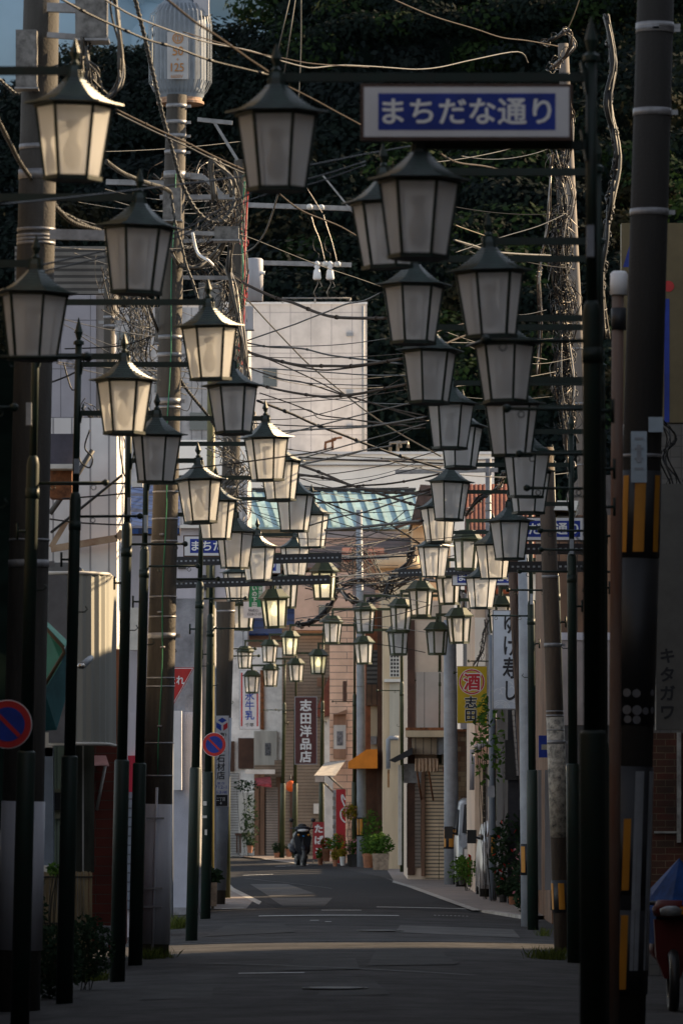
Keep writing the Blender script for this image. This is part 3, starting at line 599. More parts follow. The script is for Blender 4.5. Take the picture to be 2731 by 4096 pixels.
m.add([(q.x+R*math.cos(2*math.pi*i/n), dd, q.z+R*math.sin(2*math.pi*i/n)) for R in (o1, o2) for i in range(n)], [(i, (i+1) % n, n+(i+1) % n, n+i) for i in range(n)])
o1, o2 = 13*dd/F, 10*dd/F; m.add([(q.x+R*math.cos(2*math.pi*i/n), dd, q.z+R*math.sin(2*math.pi*i/n)) for R in (o1, o2) for i in range(n)], [(i, (i+1) % n, n+(i+1) % n, n+i) for i in range(n)])
m.add([(q.x-.006, dd-.001, q.z-o1), (q.x+.006, dd-.001, q.z-o1), (q.x+.006, dd-.001, q.z+o1), (q.x-.006, dd-.001, q.z+o1)], [(0, 1, 2, 3)])
put_text(m, '50', 691, 185, 734, 222, dd); put_text(m, '+', 706, 231, 717, 243, dd, 0); put_text(m, '125', 684, 252, 736, 286, dd); put_text(m, '6600V', 684, 298, 733, 312, dd, 0)
tr.part('lettering', m, M_LET_T, pl)
m = MB(); m.rect(775, -30, 835, 62, 66, .3); m.tube([P(800, 62, 66.1), P(800, 110, 66.1)], .04, 10); tr.part('bushing_box', m, M_WRAP)
# equipment boxes
def ebox(x0, y0, x1, y1, d, t, label, m=None):
    th = Thing('switch_box', label, 'equipment box', (X((x0+x1)/2, d), d+t/2, Z(y1, d)))
    b = MB(); b.rect(x0, y0, x1, y1, d, t); th.part('case', b, m or M_WRAP)
    b = MB(); e = (x1-x0)*.06; b.rect(x0+e, y0+e, x1-e, y1-e, d-.008, .008); th.part('cover', b, m or M_WRAP)
    b = MB(); b.rect(x0-e, y1-e*.5, x1+e, y1+e*.8, d-.01, t+.02); th.part('rim', b, M_GALV)
    return th
M_BOXG = mat('speckled_box', (.15, .145, .14), .7, .35, 12)
ebox(302, -40, 428, 155, 49.5, .3, 'grey junction box hanging at the top left with cables below', M_BOXG)
ebox(858, 905, 955, 958, 64, .25, 'horizontal grey cable box amid the tangle right of the transformer pole', M_BOXG)
ebox(795, 1130, 890, 1250, 80, .2, 'speckled meter box behind the sunlit lantern finial', M_BOXG)
ebox(652, 750, 725, 880, 65.5, .2, 'speckled narrow box fixed to the transformer pole', M_BOXG)
ebox(620, 1230, 700, 1370, 66, .2, 'speckled box low on the transformer pole behind a lantern', M_BOXG)
ebox(64, 118, 148, 350, 49.6, .2, 'tall narrow box strapped to the large left pole', M_BOXG)
ebox(972, 1225, 1014, 1318, 96, .2, 'pale grey box under the small cylindrical transformer')
ebox(2345, 900, 2375, 1025, 31.45, .05, 'slim grey box strapped to the sign bearing post', M_GREYP)
ebox(105, 1610, 127, 1700, 45.9, .05, 'small grey ballast box on the second left post', M_GREYP)
ebox(296, 1835, 317, 1893, 51.4, .05, 'small grey ballast box on the spear topped post', M_GREYP)
ebox(2277, 2156, 2293, 2215, 64.1, .05, 'small white ballast box on the post beside the tarred pole', M_GREYP)
ebox(2119, 2375, 2131, 2417, 79.9, .05, 'small white ballast box on the dark green post', M_GREYP)
ebox(510, 1990, 524, 2063, 57.1, .05, 'small grey ballast box on the post by the white house', M_GREYP)
ebox(576, 2060, 590, 2130, 62.6, .05, 'small grey ballast box on the post before the blue roof', M_GREYP)
t2 = Thing('transformer', 'small smooth cylindrical transformer above the white block', 'transformer', P(1018, 1206, 95))
m = MB(); m.tube([P(1018, 1206, 95), P(1018, 1040, 95), P(1018, 1034, 95)], [.155, .155, .13], 20); t2.part('tank', m, M_WRAP)
m = MB(); m.tube([P(1036, 1090, 94.9), P(1060, 1092, 94.9)], .03, 8); t2.part('bushing', m, M_WHITE)
# crossarms and braces belonging to the poles
def arm(th, pts, w=.07, m=None, name='crossarm', h=None):
    b = MB(); b.bar(pts[0], pts[1], w, h or w); th.part(name, b, m or M_GALV)
arm(u3, (P(985, 820, 95.5), P(1412, 835, 95.5)), .085); arm(u3, (P(985, 1050, 95.5), P(1406, 1060, 95.5)), .08)
arm(u3, (P(1290, 700, 95), P(1412, 850, 95)), .03, None, 'brace')
arm(u2, (P(425, 728, 66), P(712, 735, 66)), .065); arm(u2, (P(690, 700, 66), P(812, 708, 66)), .075); arm(u2, (P(640, 790, 66), P(940, 788, 66)), .06); arm(u2, (P(812, 705, 66), P(890, 780, 66)), .05, None, 'brace')
arm(u2, (P(690, 930, 66), P(860, 935, 66)), .05); arm(u2, (P(700, 1110, 67.5), P(920, 1112, 67.5)), .05); arm(u2, (P(690, 965, 67.5), P(860, 962, 67.5)), .045); arm(u2, (P(790, 478, 66), P(930, 492, 66)), .05); arm(u2, (P(855, 485, 66), P(950, 640, 66)), .035, None, 'brace')
arm(u1, (P(190, 140, 49.8), P(310, 148, 49.8)), .05); arm(u1, (P(190, 30, 49.8), P(310, 34, 49.8)), .08); arm(u1, (P(200, 945, 49.8), P(420, 950, 49.8)), .06); arm(u1, (P(200, 925, 49.8), P(420, 930, 49.8)), .04)
arm(u13, (P(395, 1165, 84), P(530, 1160, 84)), .06); arm(u13, (P(395, 1290, 84), P(540, 1285, 84)), .05); arm(u13, (P(400, 1500, 84), P(640, 1490, 84)), .05)
arm(u7, (P(1320, 2225, 146), P(1555, 2232, 146)), .09); arm(u11, (P(1580, 1888, 108), P(1990, 1880, 108)), .085); arm(u11, (P(1850, 2130, 108), P(2020, 2122, 108)), .08, M_DARKST)
for x, y in [(1268, 1090), (1320, 1090)]:
    th = Thing('insulator', 'white bell insulator hanging from the lower steel arm, '+('left one' if x < 1300 else 'right one')+' of the two', 'insulator', P(x, y, 95.3))
    b = MB(); k = 95.3/F
    b.lathe([(.02, .2), (.05, .16), (.035, .13), (.055, .1), (.035, .07), (.06, .03), (.075, -.1), (.06, -.13)], P(x, y, 95.3), 14, smooth=True); th.part('bell', b, M_WHITE)
    b = MB(); b.tube([P(x, y+20, 95.3), P(x+3, y+45, 95.3), P(x-14, y+80, 95.3), P(x-5, y+100, 95.3)], .008, 4); b.tube([P(x+5, y+25, 95.3), P(x+20, y+55, 95.3), P(x+8, y+62, 95.3)], .008, 4); th.part('tail_wire', b, M_SHINY)
for x, y in [(1301, 1056), (1350, 1057), (1238, 828), (1285, 830)]:
    b = MB(); b.lathe([(.02, -.05), (.055, -.03), (.055, .02), (.03, .05)], P(x, y, 95.3), 12, smooth=True)
    solo('insulator', b, mat('clear_porcelain', (.6, .6, .58), .15, .05), {1301: 'round glassy knob left on the lower steel arm', 1350: 'round glassy knob right on the lower steel arm', 1238: 'round glassy knob left on the upper steel arm', 1285: 'round glassy knob right on the upper steel arm'}[x], 'insulator')
for i in range(14):                                   # small fittings on cable-laden poles
    pass

# ---------------------------------------------------------------- signs
def sign(label, x0, y0, x1, y1, d, t=.06, face=None, frame=None, fr=.0, name='sign'):
    th = Thing(name, label, 'sign', (X((x0+x1)/2, d), d+t/2, Z(y1, d)))
    b = MB(); b.rect(x0, y0, x1, y1, d, t); th.body = th.part('frame' if frame else 'panel', b, frame or face)
    if frame:
        b = MB(); b.rect(x0+fr, y0+fr, x1-fr, y1-fr, d-.006, .006); th.part('panel', b, face)
    th.d = d-.008 if frame else d-.002
    return th
def letters(th, fn, m, dd=.003, name='lettering'):
    b = MB(); fn(b, th.d-dd); th.part(name, b, m)
M_SGW = mat('sign_white', (.62, .62, .64), .5, .05)
def street_sign(label, x0, y0, w, d, full=True):
    k = 31.45/d; h = 225*k; W = 846*k; x1 = x0+W
    th = sign(label, x0, y0, x1, y0+h, d, .1, M_SGW, M_BROWN, 13*k)
    letters(th, lambda b, q: b.rect(x0+70*k, y0+38*k, x1-68*k, y0+h-40*k, q, .003), M_BLUE, 0, 'blue_field')
    letters(th, lambda b, q: put_text(b, 'まちだな通り', x0+86*k, y0+58*k, x1-84*k, y0+h-62*k, q, .022), M_LET_W, .002)
    return th
street_sign('big blue and white street name sign on the thick dark post', 1442, 335, 1, 31.45)
street_sign('blue street name sign left, half hidden by the sunlit lanterns', 734, 2141, 1, 82)
street_sign('small blue street name sign behind the lanterns, below the left one', 862, 2226, 1, 101)
street_sign('blue street name sign crossing behind the tarred pole', 1975, 2066, 1, 71.2)
street_sign('small blue street name sign behind the grey pole', 1806, 2274, 1, 101)
street_sign('far blue street name sign behind the stonemason pole', 700, 2632, 1, 128)
def gate(label, x0, x1, y0, y1, d, h=.14):
    th = Thing('gate_arm', label, 'gate arm', P(x0, y0, d)); b = MB(); b.bar(P(x0, y0, d), P(x1, y1, d), .12, h); th.part('channel', b, M_DARKST)
    b = MB(); a, e = P(x0, y0, d), P(x1, y1, d); n = int((e-a).length/.07)
    for i in range(1, n):
        q = a.lerp(e, i/n); b.box(q.x-.016, q.x+.016, q.y-.065, q.y-.062, q.z-.012, q.z+.012)
    th.part('hole_row', b, M_GREYP)
gate('upper black perforated bar ending left of centre', 690, 1366, 2246, 2230, 83.5); gate('lower black perforated bar ending left of centre', 690, 1320, 2336, 2318, 83.5)
gate('short black perforated bar right of centre', 1590, 2010, 2293, 2278, 101); gate('upper black perforated bar behind the tarred pole', 1985, 2345, 2196, 2196, 72); gate('lower black perforated bar behind the tarred pole', 1985, 2345, 2268, 2266, 72)
# no parking signs
def noparking(label, x, y, r, d):
    th = Thing('no_parking_sign', label, 'sign', P(x, y, d))
    def disc(R, q, m, nm):
        b = MB(); n = 40; c = P(x, y, q); R = R*d/F; b.add([(c.x+R*math.cos(2*math.pi*i/n), q+z, c.z+R*math.sin(2*math.pi*i/n)) for z in (0, .004) for i in range(n)], [tuple(range(n)), tuple(reversed(range(n, 2*n)))]+[(i, n+i, n+(i+1) % n, (i+1) % n) for i in range(n)]); return th.part(nm, b, m)
    disc(r, d, M_WHITE, 'plate'); disc(r*.965, d-.005, M_RED, 'red_ring'); disc(r*.70, d-.010, M_BLUE, 'blue_field')
    b = MB(); c = P(x, y, d-.013); k = r*d/F*.68; u = Vector((1, 0, -1)).normalized(); w = Vector((1, 0, 1)).normalized()*k*.12
    b.add([c-u*k+w, c+u*k+w, c+u*k-w, c-u*k-w], [(0, 1, 2, 3)]); th.part('red_slash', b, M_RED)
    b = MB(); b.tube([P(x, y-r*.3, d+.06), P(x, y+r*.3, d+.06)], .03, 8); th.part('clamp', b, M_GALV)
noparking('round no parking sign on the near left post, cut by the picture edge', 32, 2897, 98, 43.6)
noparking('round no parking sign overlapping the stonemason sign', 857, 2978, 48, 85.6)
# stop sign
th = Thing('stop_sign', 'red triangular stop sign peeping out from behind a concrete pole', 'sign', P(686, 2825, 88))
def tri(s, q):
    c = (686, 2722); pts = [(c[0]-92*s, c[1]-52*s), (c[0]+92*s, c[1]-52*s), (c[0]+6*s, c[1]+102*s), (c[0]-6*s, c[1]+102*s)]
    b = MB(); b.prism([(X(a, 88), Z(e, 88)) for a, e in pts], q, q+.004); return b
th.part('plate', tri(1, 88), M_RED); th.part('white_border', tri(.955, 87.995), M_WHITE); th.part('red_field', tri(.905, 87.99), M_RED)
b = MB(); put_text(b, '止まれ', 640, 2702, 738, 2738, 87.985, .02); th.part('lettering', b, M_LET_W)
b = MB(); b.tube([Vector((X(686, 88), 88.06, 0)), Vector((X(686, 88), 88.06, Z(2660, 88)))], .03, 8); th.part('post', b, M_GREYP)
# stonemason sign
th = sign('tall white stonemason sign with blue and red cube emblem', 845, 2862, 916, 3228, 96.6, .03, M_SGW, M_WRAP, 2)
def em(b, q, pts): b.prism([(X(a, q), Z(e, q)) for a, e in pts], q, q+.003)
letters(th, lambda b, q: (em(b, q, [(872, 2881), (889, 2870), (907, 2881), (889, 2892)]), em(b, q, [(866, 2889), (885, 2900), (885, 2923), (866, 2911)])), M_LET_B, .003, 'blue_emblem')
letters(th, lambda b, q: em(b, q, [(894, 2900), (911, 2889), (911, 2911), (894, 2923)]), M_LET_R, .003, 'red_emblem')
letters(th, lambda b, q: (put_col(b, '何岸石材店', 866, 2946, 902, 3119, q, .012), put_text(b, '(有)', 874, 2930, 906, 2946, q)), M_LET_K)
letters(th, lambda b, q: (put_col(b, '全優石加盟店', 855, 3026, 868, 3100, q, 0), put_text(b, '箕 作', 870, 3127, 899, 3139, q, 0), put_text(b, '712-1', 861, 3142, 907, 3155, q, 0), put_text(b, '0558-28-1480', 852, 3162, 909, 3175, q, .0)), M_LET_B, .003, 'blue_lettering')
letters(th, lambda b, q: b.rect(848, 3179, 911, 3224, q, .003), M_DARKST, .002, 'black_field')
letters(th, lambda b, q: (put_text(b, '二丁目', 866, 3190, 900, 3204, q, .005), put_text(b, '4', 880, 3207, 887, 3218, q, .01)), M_LET_W, .005, 'white_lettering')
# green clinic sign
th = sign('green and white clinic sign hanging behind the lanterns', 974, 2325, 1060, 2472, 107, .05, M_SGW)
letters(th, lambda b, q: b.rect(996, 2330, 1050, 2428, q, .003), mat('sign_green', (.02, .2, .08), .5, .08), .001, 'green_field')
letters(th, lambda b, q: (put_col(b, 'いの下田', 1006, 2342, 1030, 2430, q, .015), put_col(b, '保健施設', 1034, 2330, 1049, 2394, q, 0)), M_LET_W, .005)
letters(th, lambda b, q: (put_text(b, '柿崎32-', 994, 2435, 1036, 2448, q, 0), put_text(b, '0558-27-07', 990, 2451, 1046, 2462, q, 0)), M_LET_K, .003, 'black_lettering')
# milk sign
th = sign('white milk shop sign with red outline under the small lanterns', 957, 2680, 1040, 2918, 170, .12, M_SGW, M_WRAP, 2)
letters(th, lambda b, q: (b.rect(964, 2690, 970, 2905, q, .003), b.rect(1027, 2690, 1033, 2905, q, .003)), M_RED, .002, 'red_outline')
letters(th, lambda b, q: put_col(b, '氷牛乳', 980, 2764, 1018, 2880, q, .02), M_LET_B)
letters(th, lambda b, q: put_text(b, '千草', 981, 2892, 1016, 2907, q, .01), M_LET_K, .003, 'black_lettering')
# brown clothing shop sign
th = sign('dark brown upright sign with white characters for a clothing shop', 1178, 2786, 1268, 3058, 150, .2, mat('maroon_face', (.085, .02, .02), .5, .1), M_WRAP, 3)
letters(th, lambda b, q: put_col(b, '志田洋品店', 1200, 2796, 1246, 3052, q, .03), M_LET_W)
# yellow liquor sign
th = sign('yellow liquor shop sign with red ringed character', 1827, 2664, 1947, 2893, 103, .15, mat('sign_yellow', (.50, .34, .01), .5, .06), M_WRAP, 1.5)
def ring(b, q, x, y, R, r):
    n = 40; c = P(x, y, q); k = q/F
    b.add([(c.x+s*k*math.cos(2*math.pi*i/n), q, c.z+s*k*math.sin(2*math.pi*i/n)) for s in (R, r) for i in range(n)], [(i, (i+1) % n, n+(i+1) % n, n+i) for i in range(n)])
letters(th, lambda b, q: ring(b, q, 1886, 2727, 52, .1), M_LET_W, .001, 'white_disc')
letters(th, lambda b, q: (ring(b, q, 1886, 2727, 50, 44), ), M_LET_R, .003, 'red_ring')
letters(th, lambda b, q: ring(b, q, 1886, 2727, 43, .1), MATS['sign_yellow'], .003, 'yellow_disc')
letters(th, lambda b, q: put_text(b, '酒', 1849, 2689, 1924, 2765, q, .06), M_LET_W, .004, 'white_outline')
letters(th, lambda b, q: put_text(b, '酒', 1853, 2693, 1920, 2761, q, .032), M_LET_R, .008, 'red_lettering')
letters(th, lambda b, q: put_col(b, '志田', 1854, 2784, 1910, 2886, q, .06), M_LET_W, .003, 'white_edge')
letters(th, lambda b, q: put_col(b, '志田', 1856, 2784, 1908, 2886, q, .03), M_LET_K, .007, 'black_lettering')
letters(th, lambda b, q: put_col(b, 'しだ', 1911, 2795, 1929, 2878, q, 0), M_LET_K, .003, 'small_lettering')
# sushi sign
th = sign('tall white sushi shop sign with brushed characters and wave pattern', 1969, 2440, 2066, 2838, 95, .2, mat('sushi_face', (.42, .46, .52), .5, .06), M_GALV, 4)
letters(th, lambda b, q: put_col(b, 'ゆけ寿し', 2008, 2448, 2068, 2806, q, .022, .8), M_LET_K)
def waves(b, q):
    for cx, cy, R in [(2000, 2840, 40), (2000, 2840, 33), (2000, 2840, 26), (2045, 2832, 34), (2045, 2832, 27), (1990, 2770, 16), (2010, 2760, 12), (2002, 2778, 8), (2035, 2740, 14), (2045, 2755, 10)]:
        n = 16; c = P(cx, cy, q); k = q/F; V = [(c.x+s*k*math.cos(math.pi*i/n), q, c.z+s*k*math.sin(math.pi*i/n)) for s in (R, R-2.5) for i in range(n+1)]
        V = [v if v[2] > Z(2832, q) and v[0] < X(2062, q) and v[0] > X(1974, q) else (min(max(v[0], X(1974, q)), X(2062, q)), v[1], max(v[2], Z(2832, q))) for v in V]
        b.add(V, [(i, i+1, n+2+i, n+1+i) for i in range(n)])
letters(th, waves, mat('wave_grey', (.60, .62, .64), .5, .05), .002, 'wave_pattern')
# katakana sign right edge
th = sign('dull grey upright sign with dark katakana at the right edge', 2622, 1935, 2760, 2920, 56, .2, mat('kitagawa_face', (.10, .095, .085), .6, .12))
letters(th, lambda b, q: put_col(b, 'キタガワ', 2636, 2585, 2698, 2885, q, .03), M_LET_K)
# cream advertising board
th = sign('cream advertising board with blue shapes high at the right edge', 2484, 892, 2800, 1690, 58, .25, mat('edge_dark_cream', (.13, .10, .05), .65, .1))  # darkening towards the edge is put into the cream
letters(th, lambda b, q: (b.prism([(X(2490, q), Z(1068, q)), (X(2540, q), Z(1068, q)), (X(2515, q), Z(985, q))], q, q+.003), b.rect(2655, 1195, 2675, 1690, q, .003)), M_BLUE, .002, 'blue_shapes')
b = MB(); ring(b, th.d-.004, 2672, 1145, 22, .1); th.part('red_disc', b, M_RED)
# small blue sign, evacuation sign, tobacco sign
th = sign('small blue sign with white panel on the mottled pole', 2153, 2942, 2206, 3030, 70.5, .03, M_BLUE)
letters(th, lambda b, q: b.rect(2164, 2978, 2204, 2999, q, .003), mat('tan_panel', (.33, .31, .25), .6, .1), .001, 'tan_panel')
th = sign('white direction plate with green arrow on the grey wrapped pole', 638, 3345, 680, 3484, 66.3, .02, mat('cream_plate', (.55, .52, .45), .5, .06))
letters(th, lambda b, q: (b.rect(646, 3379, 672, 3387, q, .003), b.prism([(X(662, q), Z(3364, q)), (X(666, q), Z(3364, q)), (X(674, q), Z(3383, q)), (X(666, q), Z(3402, q)), (X(662, q), Z(3402, q)), (X(669, q), Z(3383, q))], q, q+.003)), mat('sign_green', (.02, .2, .08)), .002, 'green_arrow')
letters(th, lambda b, q: (put_text(b, '下田公', 646, 3419, 676, 3438, q, 0), put_text(b, '津波避', 648, 3452, 676, 3466, q, .01)), M_LET_K, .003)
th = sign('red tobacco sign with white characters beside the scooter', 1251, 3288, 1297, 3436, 154, .06, mat('tobacco_red', (.33, .025, .03), .5, .1), name='tobacco_sign')
letters(th, lambda b, q: put_col(b, 'たばこ', 1257, 3292, 1292, 3428, q, .04), M_LET_W)
b = MB()
for x in (1252, 1296): b.tube([Vector((X(x, 154), 154.03, 0)), P(x, 3430, 154.03)], .015, 6)
th.part('leg', b, M_DARKST)
# ---------------------------------------------------------------- buildings
M_STUC = mat('white_stucco', (.82, .79, .76), .9, .2, 1.5, bump=.6, bscale=14)
M_SIDB = brickmat('beige_siding', (.25, .19, .135), (.24, .18, .13), (.12, .09, .065), 60, .105, .014, var=.15)
M_SIDP = brickmat('pink_siding', (.76, .50, .35), (.74, .48, .335), (.33, .235, .18), 2.4, .2, .014, var=.12)  # far facade colours lightened and warmed to carry bounced sunlight
M_SHUT = brickmat('roller_shutter', (.68, .53, .36), (.65, .51, .35), (.15, .13, .105), 60, .085, .016, var=.15)  # shutter tone warmed for the same bounced light
M_SHUTG = brickmat('grey_shutter', (.24, .20, .17), (.23, .19, .16), (.10, .085, .07), 60, .085, .016)
M_SHUTW = brickmat('white_shutter', (.42, .41, .40), (.40, .39, .38), (.2, .19, .18), 60, .085, .016)
M_CORR = brickmat('white_corrugated', (.80, .78, .77), (.77, .75, .74), (.36, .35, .36), .22, 60, .012, 0, var=.12)
M_PANW = brickmat('white_wall_panels', (.63, .59, .57), (.61, .57, .55), (.36, .33, .34), .88, 1.75, .018, 0, var=.12)
M_PANG = brickmat('pale_grey_panels', (.30, .29, .33), (.29, .28, .32), (.17, .165, .19), .55, .9, .012, 0, var=.08)
M_LOUV = brickmat('louvre', (.14, .13, .12), (.13, .12, .11), (.035, .032, .03), 60, .12, .03)
M_BRK = brickmat('red_brick', (.20, .034, .018), (.17, .030, .016), (.13, .085, .06), .6, .11, .006, .5)
M_BRKD = brickmat('dark_brick', (.07, .035, .02), (.12, .03, .015), (.17, .12, .07), .2, .075, .005, .5, var=.4)
M_TILE = brickmat('mosaic_tile', (.26, .19, .11), (.10, .035, .012), (.08, .05, .03), .2, .11, .004, .5, .35, var=.25)
M_TAUPE = mat('taupe_wall', (.62, .50, .39), .85, .1, 1)
M_CREAM = mat('cream_wall', (.58, .46, .31), .85, .15, 1.2, streak=1)
M_PINK = mat('pink_render', (.62, .42, .32), .85, .12, 1)
M_LAV = mat('lavender_siding', (.44, .42, .46), .8, .12, 1.5, streak=1)
M_DKBR = mat('dark_brown_column', (.075, .035, .022), .7, .2, 3)
M_ORBR = mat('orange_brown_wall', (.21, .07, .03), .8, .25, 4)
M_TEAL = mat('teal_metal_roof', (.30, .46, .50), .6, .2, 1.2)
M_RTILE = mat('red_roof_tile', (.13, .038, .02), .7, .3, 6)
M_BRT = brickmat('brown_roof_tile', (.14, .085, .07), (.12, .07, .06), (.05, .03, .025), .25, .16, .03, .5)
M_BROOF = brickmat('blue_roof_tile', (.01, .045, .17), (.012, .055, .2), (.004, .015, .06), .28, .3, .03, .5)
M_WOODB = brickmat('brown_boards', (.17, .09, .05), (.13, .065, .035), (.04, .02, .012), .14, 60, .012, 0, var=.35)
M_WOODT = mat('tan_timber', (.24, .13, .08), .75, .25, 3, streak=1)
def bld(label, x0, y0, x1, d, depth, m, y1=None, name='house', cat='house', group=None):
    zb = 0 if y1 is None else Z(y1, d)
    th = Thing(name, label, cat, ((X(x0, d)+X(x1, d))/2, d+depth/2, zb), group)
    b = MB(); b.box(X(x0, d), X(x1, d), d, d+depth, zb, Z(y0, d)); th.part('wall', b, m); th.d = d
    return th
def pr(th, name, x0, y0, x1, y1, m, out=.03, t=None, parent=None, label=None):
    b = MB(); dd = th.d-out; b.rect(x0, y0, x1, y1, dd, t or (out-.002)); return th.part(name, b, m, parent, label)
def slope(th, name, x0, x1, y0, y1, d0, d1, m, t=.08):   # roof plane from high back edge y0 at d1 to low front edge y1 at d0
    b = MB(); a = [P(x0, y1, d0), P(x1, y1, d0), P(x1, y0, d1), P(x0, y0, d1)]; dn = Vector((0, 0, -t)); b.add(a+[v+dn for v in a], [(0, 1, 2, 3), (7, 6, 5, 4), (0, 4, 5, 1), (1, 5, 6, 2), (2, 6, 7, 3), (3, 7, 4, 0)]); return th.part(name, b, m)
# far backdrop buildings
th = bld('tall white block with panel joints, standing alone before the hill', 700, 1213, 1467, 232, 14, M_PANW, name='apartment_block', cat='building')
pr(th, 'window', 982, 1478, 1052, 1543, M_GREYP, .05); w = pr(th, 'window', 1053, 1474, 1108, 1546, M_GLASS, .06); pr(th, 'parapet', 700, 1208, 1469, 1216, M_WHITE, .08)
b = MB()
for y in (1330, 1560, 1700): b.rect(1385, y, 1412, y+14, 231.9, .08)
th.part('vent', b, M_GREYP); b = MB(); b.tube([P(1452, 1225, 231.8), P(1452, 1800, 231.8)], .06, 6); th.part('downpipe', b, M_GREYP)
b = MB()
for x in (1130, 1260, 1400): b.tube([P(x, 1213, 231), P(x, 1190, 231)], .03, 5)
b.tube([P(1130, 1192, 231), P(1400, 1192, 231)], .025, 5); th.part('roof_rail', b, M_GALV)
th = bld('long low white building below the tall block', 560, 1812, 1975, 222, 9, mat('pale_render', (.9, .86, .80), .85, .08, .3, streak=1), cat='building', name='hall')
for y in (1836, 1858): pr(th, 'ledge', 560, y, 1975, y+4, mat('dark_joint', (.22, .2, .2), .8), .12)  # thin dark lines along the wall
pr(th, 'parapet', 560, 1806, 1977, 1817, M_WHITE, .1)
b = MB()
for x in (1560, 1590): b.tube([P(x, 1806, 222), P(x, 1772, 222), P(x+40, 1768, 222), P(x+42, 1790, 222)], .06, 6)
th.part('roof_pipe', b, M_SHINY)
b = MB(); b.tube([P(1300, 1800, 221), P(1302, 1770, 221), P(1340, 1758, 221), P(1345, 1750, 221)], .06, 6); b.tube([P(1330, 1800, 221), P(1330, 1755, 221), P(1368, 1750, 221)], .05, 6); th.part('wall_pipe', b, M_RUST)
th = bld('pale grey panelled building with louvred penthouse at the left', 60, 1180, 385, 100, 9, M_PANG, name='office', cat='building')
pr(th, 'side_wall', 385, 1180, 440, 2300, mat('brown_grey_wall', (.20, .18, .17), .85, .1), -.05, .6)
b = MB(); b.rect(60, 985, 425, 1176, 100.3, 6); th.part('penthouse', b, M_LOUV)
th = bld('white ribbed metal building behind the left cable tangle', 425, 1230, 990, 183, 8, brickmat('dull_ribbed_metal', (.46, .45, .46), (.43, .42, .43), (.2, .2, .21), .35, 60, .02, 0, var=.25), name='warehouse', cat='building')
for x0, y0, x1, y1 in [(470, 1330, 560, 1400), (620, 1500, 690, 1570), (760, 1650, 860, 1720)]: pr(th, 'window', x0, y0, x1, y1, M_GLASS, .04)
pr(th, 'side_panel', 700, 1760, 1000, 1900, mat('pale_render', (.5, .47, .46)), .06)
th = bld('far teal roofed house with cream upper wall', 985, 2075, 1655, 200, 8, M_CREAM, cat='house')
slope(th, 'roof', 952, 1662, 1965, 2108, 198, 204, M_TEAL)
b = MB()
for i in range(14):
    x = 975+i*54; b.bar(P(x+40, 2107, 197.9)+Vector((0, 0, .03)), P(x-14, 1966, 203.9)+Vector((0, 0, .03)), .12, .025)
th.part('roof_seams', b, mat('teal_ridge', (.33, .47, .46), .5, .1))
b = MB(); b.bar(P(952, 1962, 204), P(1662, 1962, 204), .3, .18); th.part('ridge', b, M_DARKST)
th = bld('dark gabled house end beside the teal roof', 1650, 2090, 1800, 190, 6, M_CREAM, cat='house')
b = MB(); b.prism([(X(1640, 189), Z(2095, 189)), (X(1680, 189), Z(1938, 189)), (X(1800, 189), Z(1945, 189)), (X(1800, 189), Z(2095, 189))], 189, 196); th.part('roof', b, mat('dark_tile', (.06, .045, .045), .7, .3))
b = MB(); b.bar(P(1580, 2110, 188.8), P(1700, 2070, 188.8), .2, .12); th.part('eave', b, M_BROWN)
th = bld('low house with brown tiled roof in the far middle', 1080, 2255, 1640, 192, 6, M_PINK, cat='house')
slope(th, 'roof', 1060, 1655, 2150, 2270, 190, 196, M_BRT)
th = bld('grey blue walled house peeping above the brown tiles', 1240, 2125, 1600, 197, 5, mat('blue_grey_wall', (.28, .29, .33), .8, .1), cat='house')
th = bld('pink house with small red roof in the far middle', 1365, 2235, 1545, 184, 6, M_PINK, cat='house')
slope(th, 'roof', 1368, 1535, 2190, 2238, 182, 187, M_RTILE); pr(th, 'fascia', 1365, 2210, 1550, 2216, M_BROWN, .1)
th = bld('cream house with rounded balcony in the far middle', 1520, 2225, 1640, 178, 6, M_CREAM, cat='house')
b = MB(); b.lathe([(.75, -.28), (.75, .12), (.7, .14)], P(1590, 2240, 177.6), 20, smooth=True); th.part('balcony', b, M_CREAM)
th = bld('tall pinkish house filling the far middle behind the wires', 1178, 2290, 1470, 172.5, 1.2, M_PINK, y1=2520, cat='house')
pr(th, 'door', 1410, 2330, 1500, 2480, mat('grey_doorway', (.16, .13, .13), .7), .04); pr(th, 'window', 1275, 2420, 1330, 2490, M_GLASS, .04)
th = bld('lavender grey house with blue sheet roof behind the clinic sign', 930, 2280, 1260, 192, 6, mat('lavender_wall', (.38, .34, .35), .8, .1), cat='house')
slope(th, 'roof', 925, 1185, 2412, 2534, 186, 191, M_BROOF)
pr(th, 'lower_wall', 925, 2535, 1185, 2620, M_PINK, 5.4, .3)
# right row, far to near
th = bld('beige clapboard shop behind the clothing shop sign', 1128, 2500, 1335, 174, 6, M_SIDB, name='shop', cat='shop')
pr(th, 'vent', 1268, 2710, 1300, 2745, M_WOODT, .05); pr(th, 'shutter', 1065, 3150, 1112, 3440, M_SHUTG, .05); pr(th, 'meter_box', 1254, 3215, 1280, 3255, M_OFFW, .12)
b = MB(); b.prism([(X(1262, 172), Z(2850, 172)), (X(1322, 172), Z(2690, 172)), (X(1322, 172), Z(2862, 172)), (X(1270, 172), Z(2868, 172))], 171.2, 173.9); th.part('hood', b, mat('rust_brown_roof', (.13, .035, .02), .7, .3, 5))
pr(th, 'pillar', 1297, 2860, 1322, 3420, M_OFFW, .3); pr(th, 'doorway', 1160, 3105, 1176, 3430, M_DKBR, .06)
th = bld('small shop with red fringed awning and brown posts', 1017, 3060, 1130, 175, 5, M_SIDB, name='shop', cat='shop')
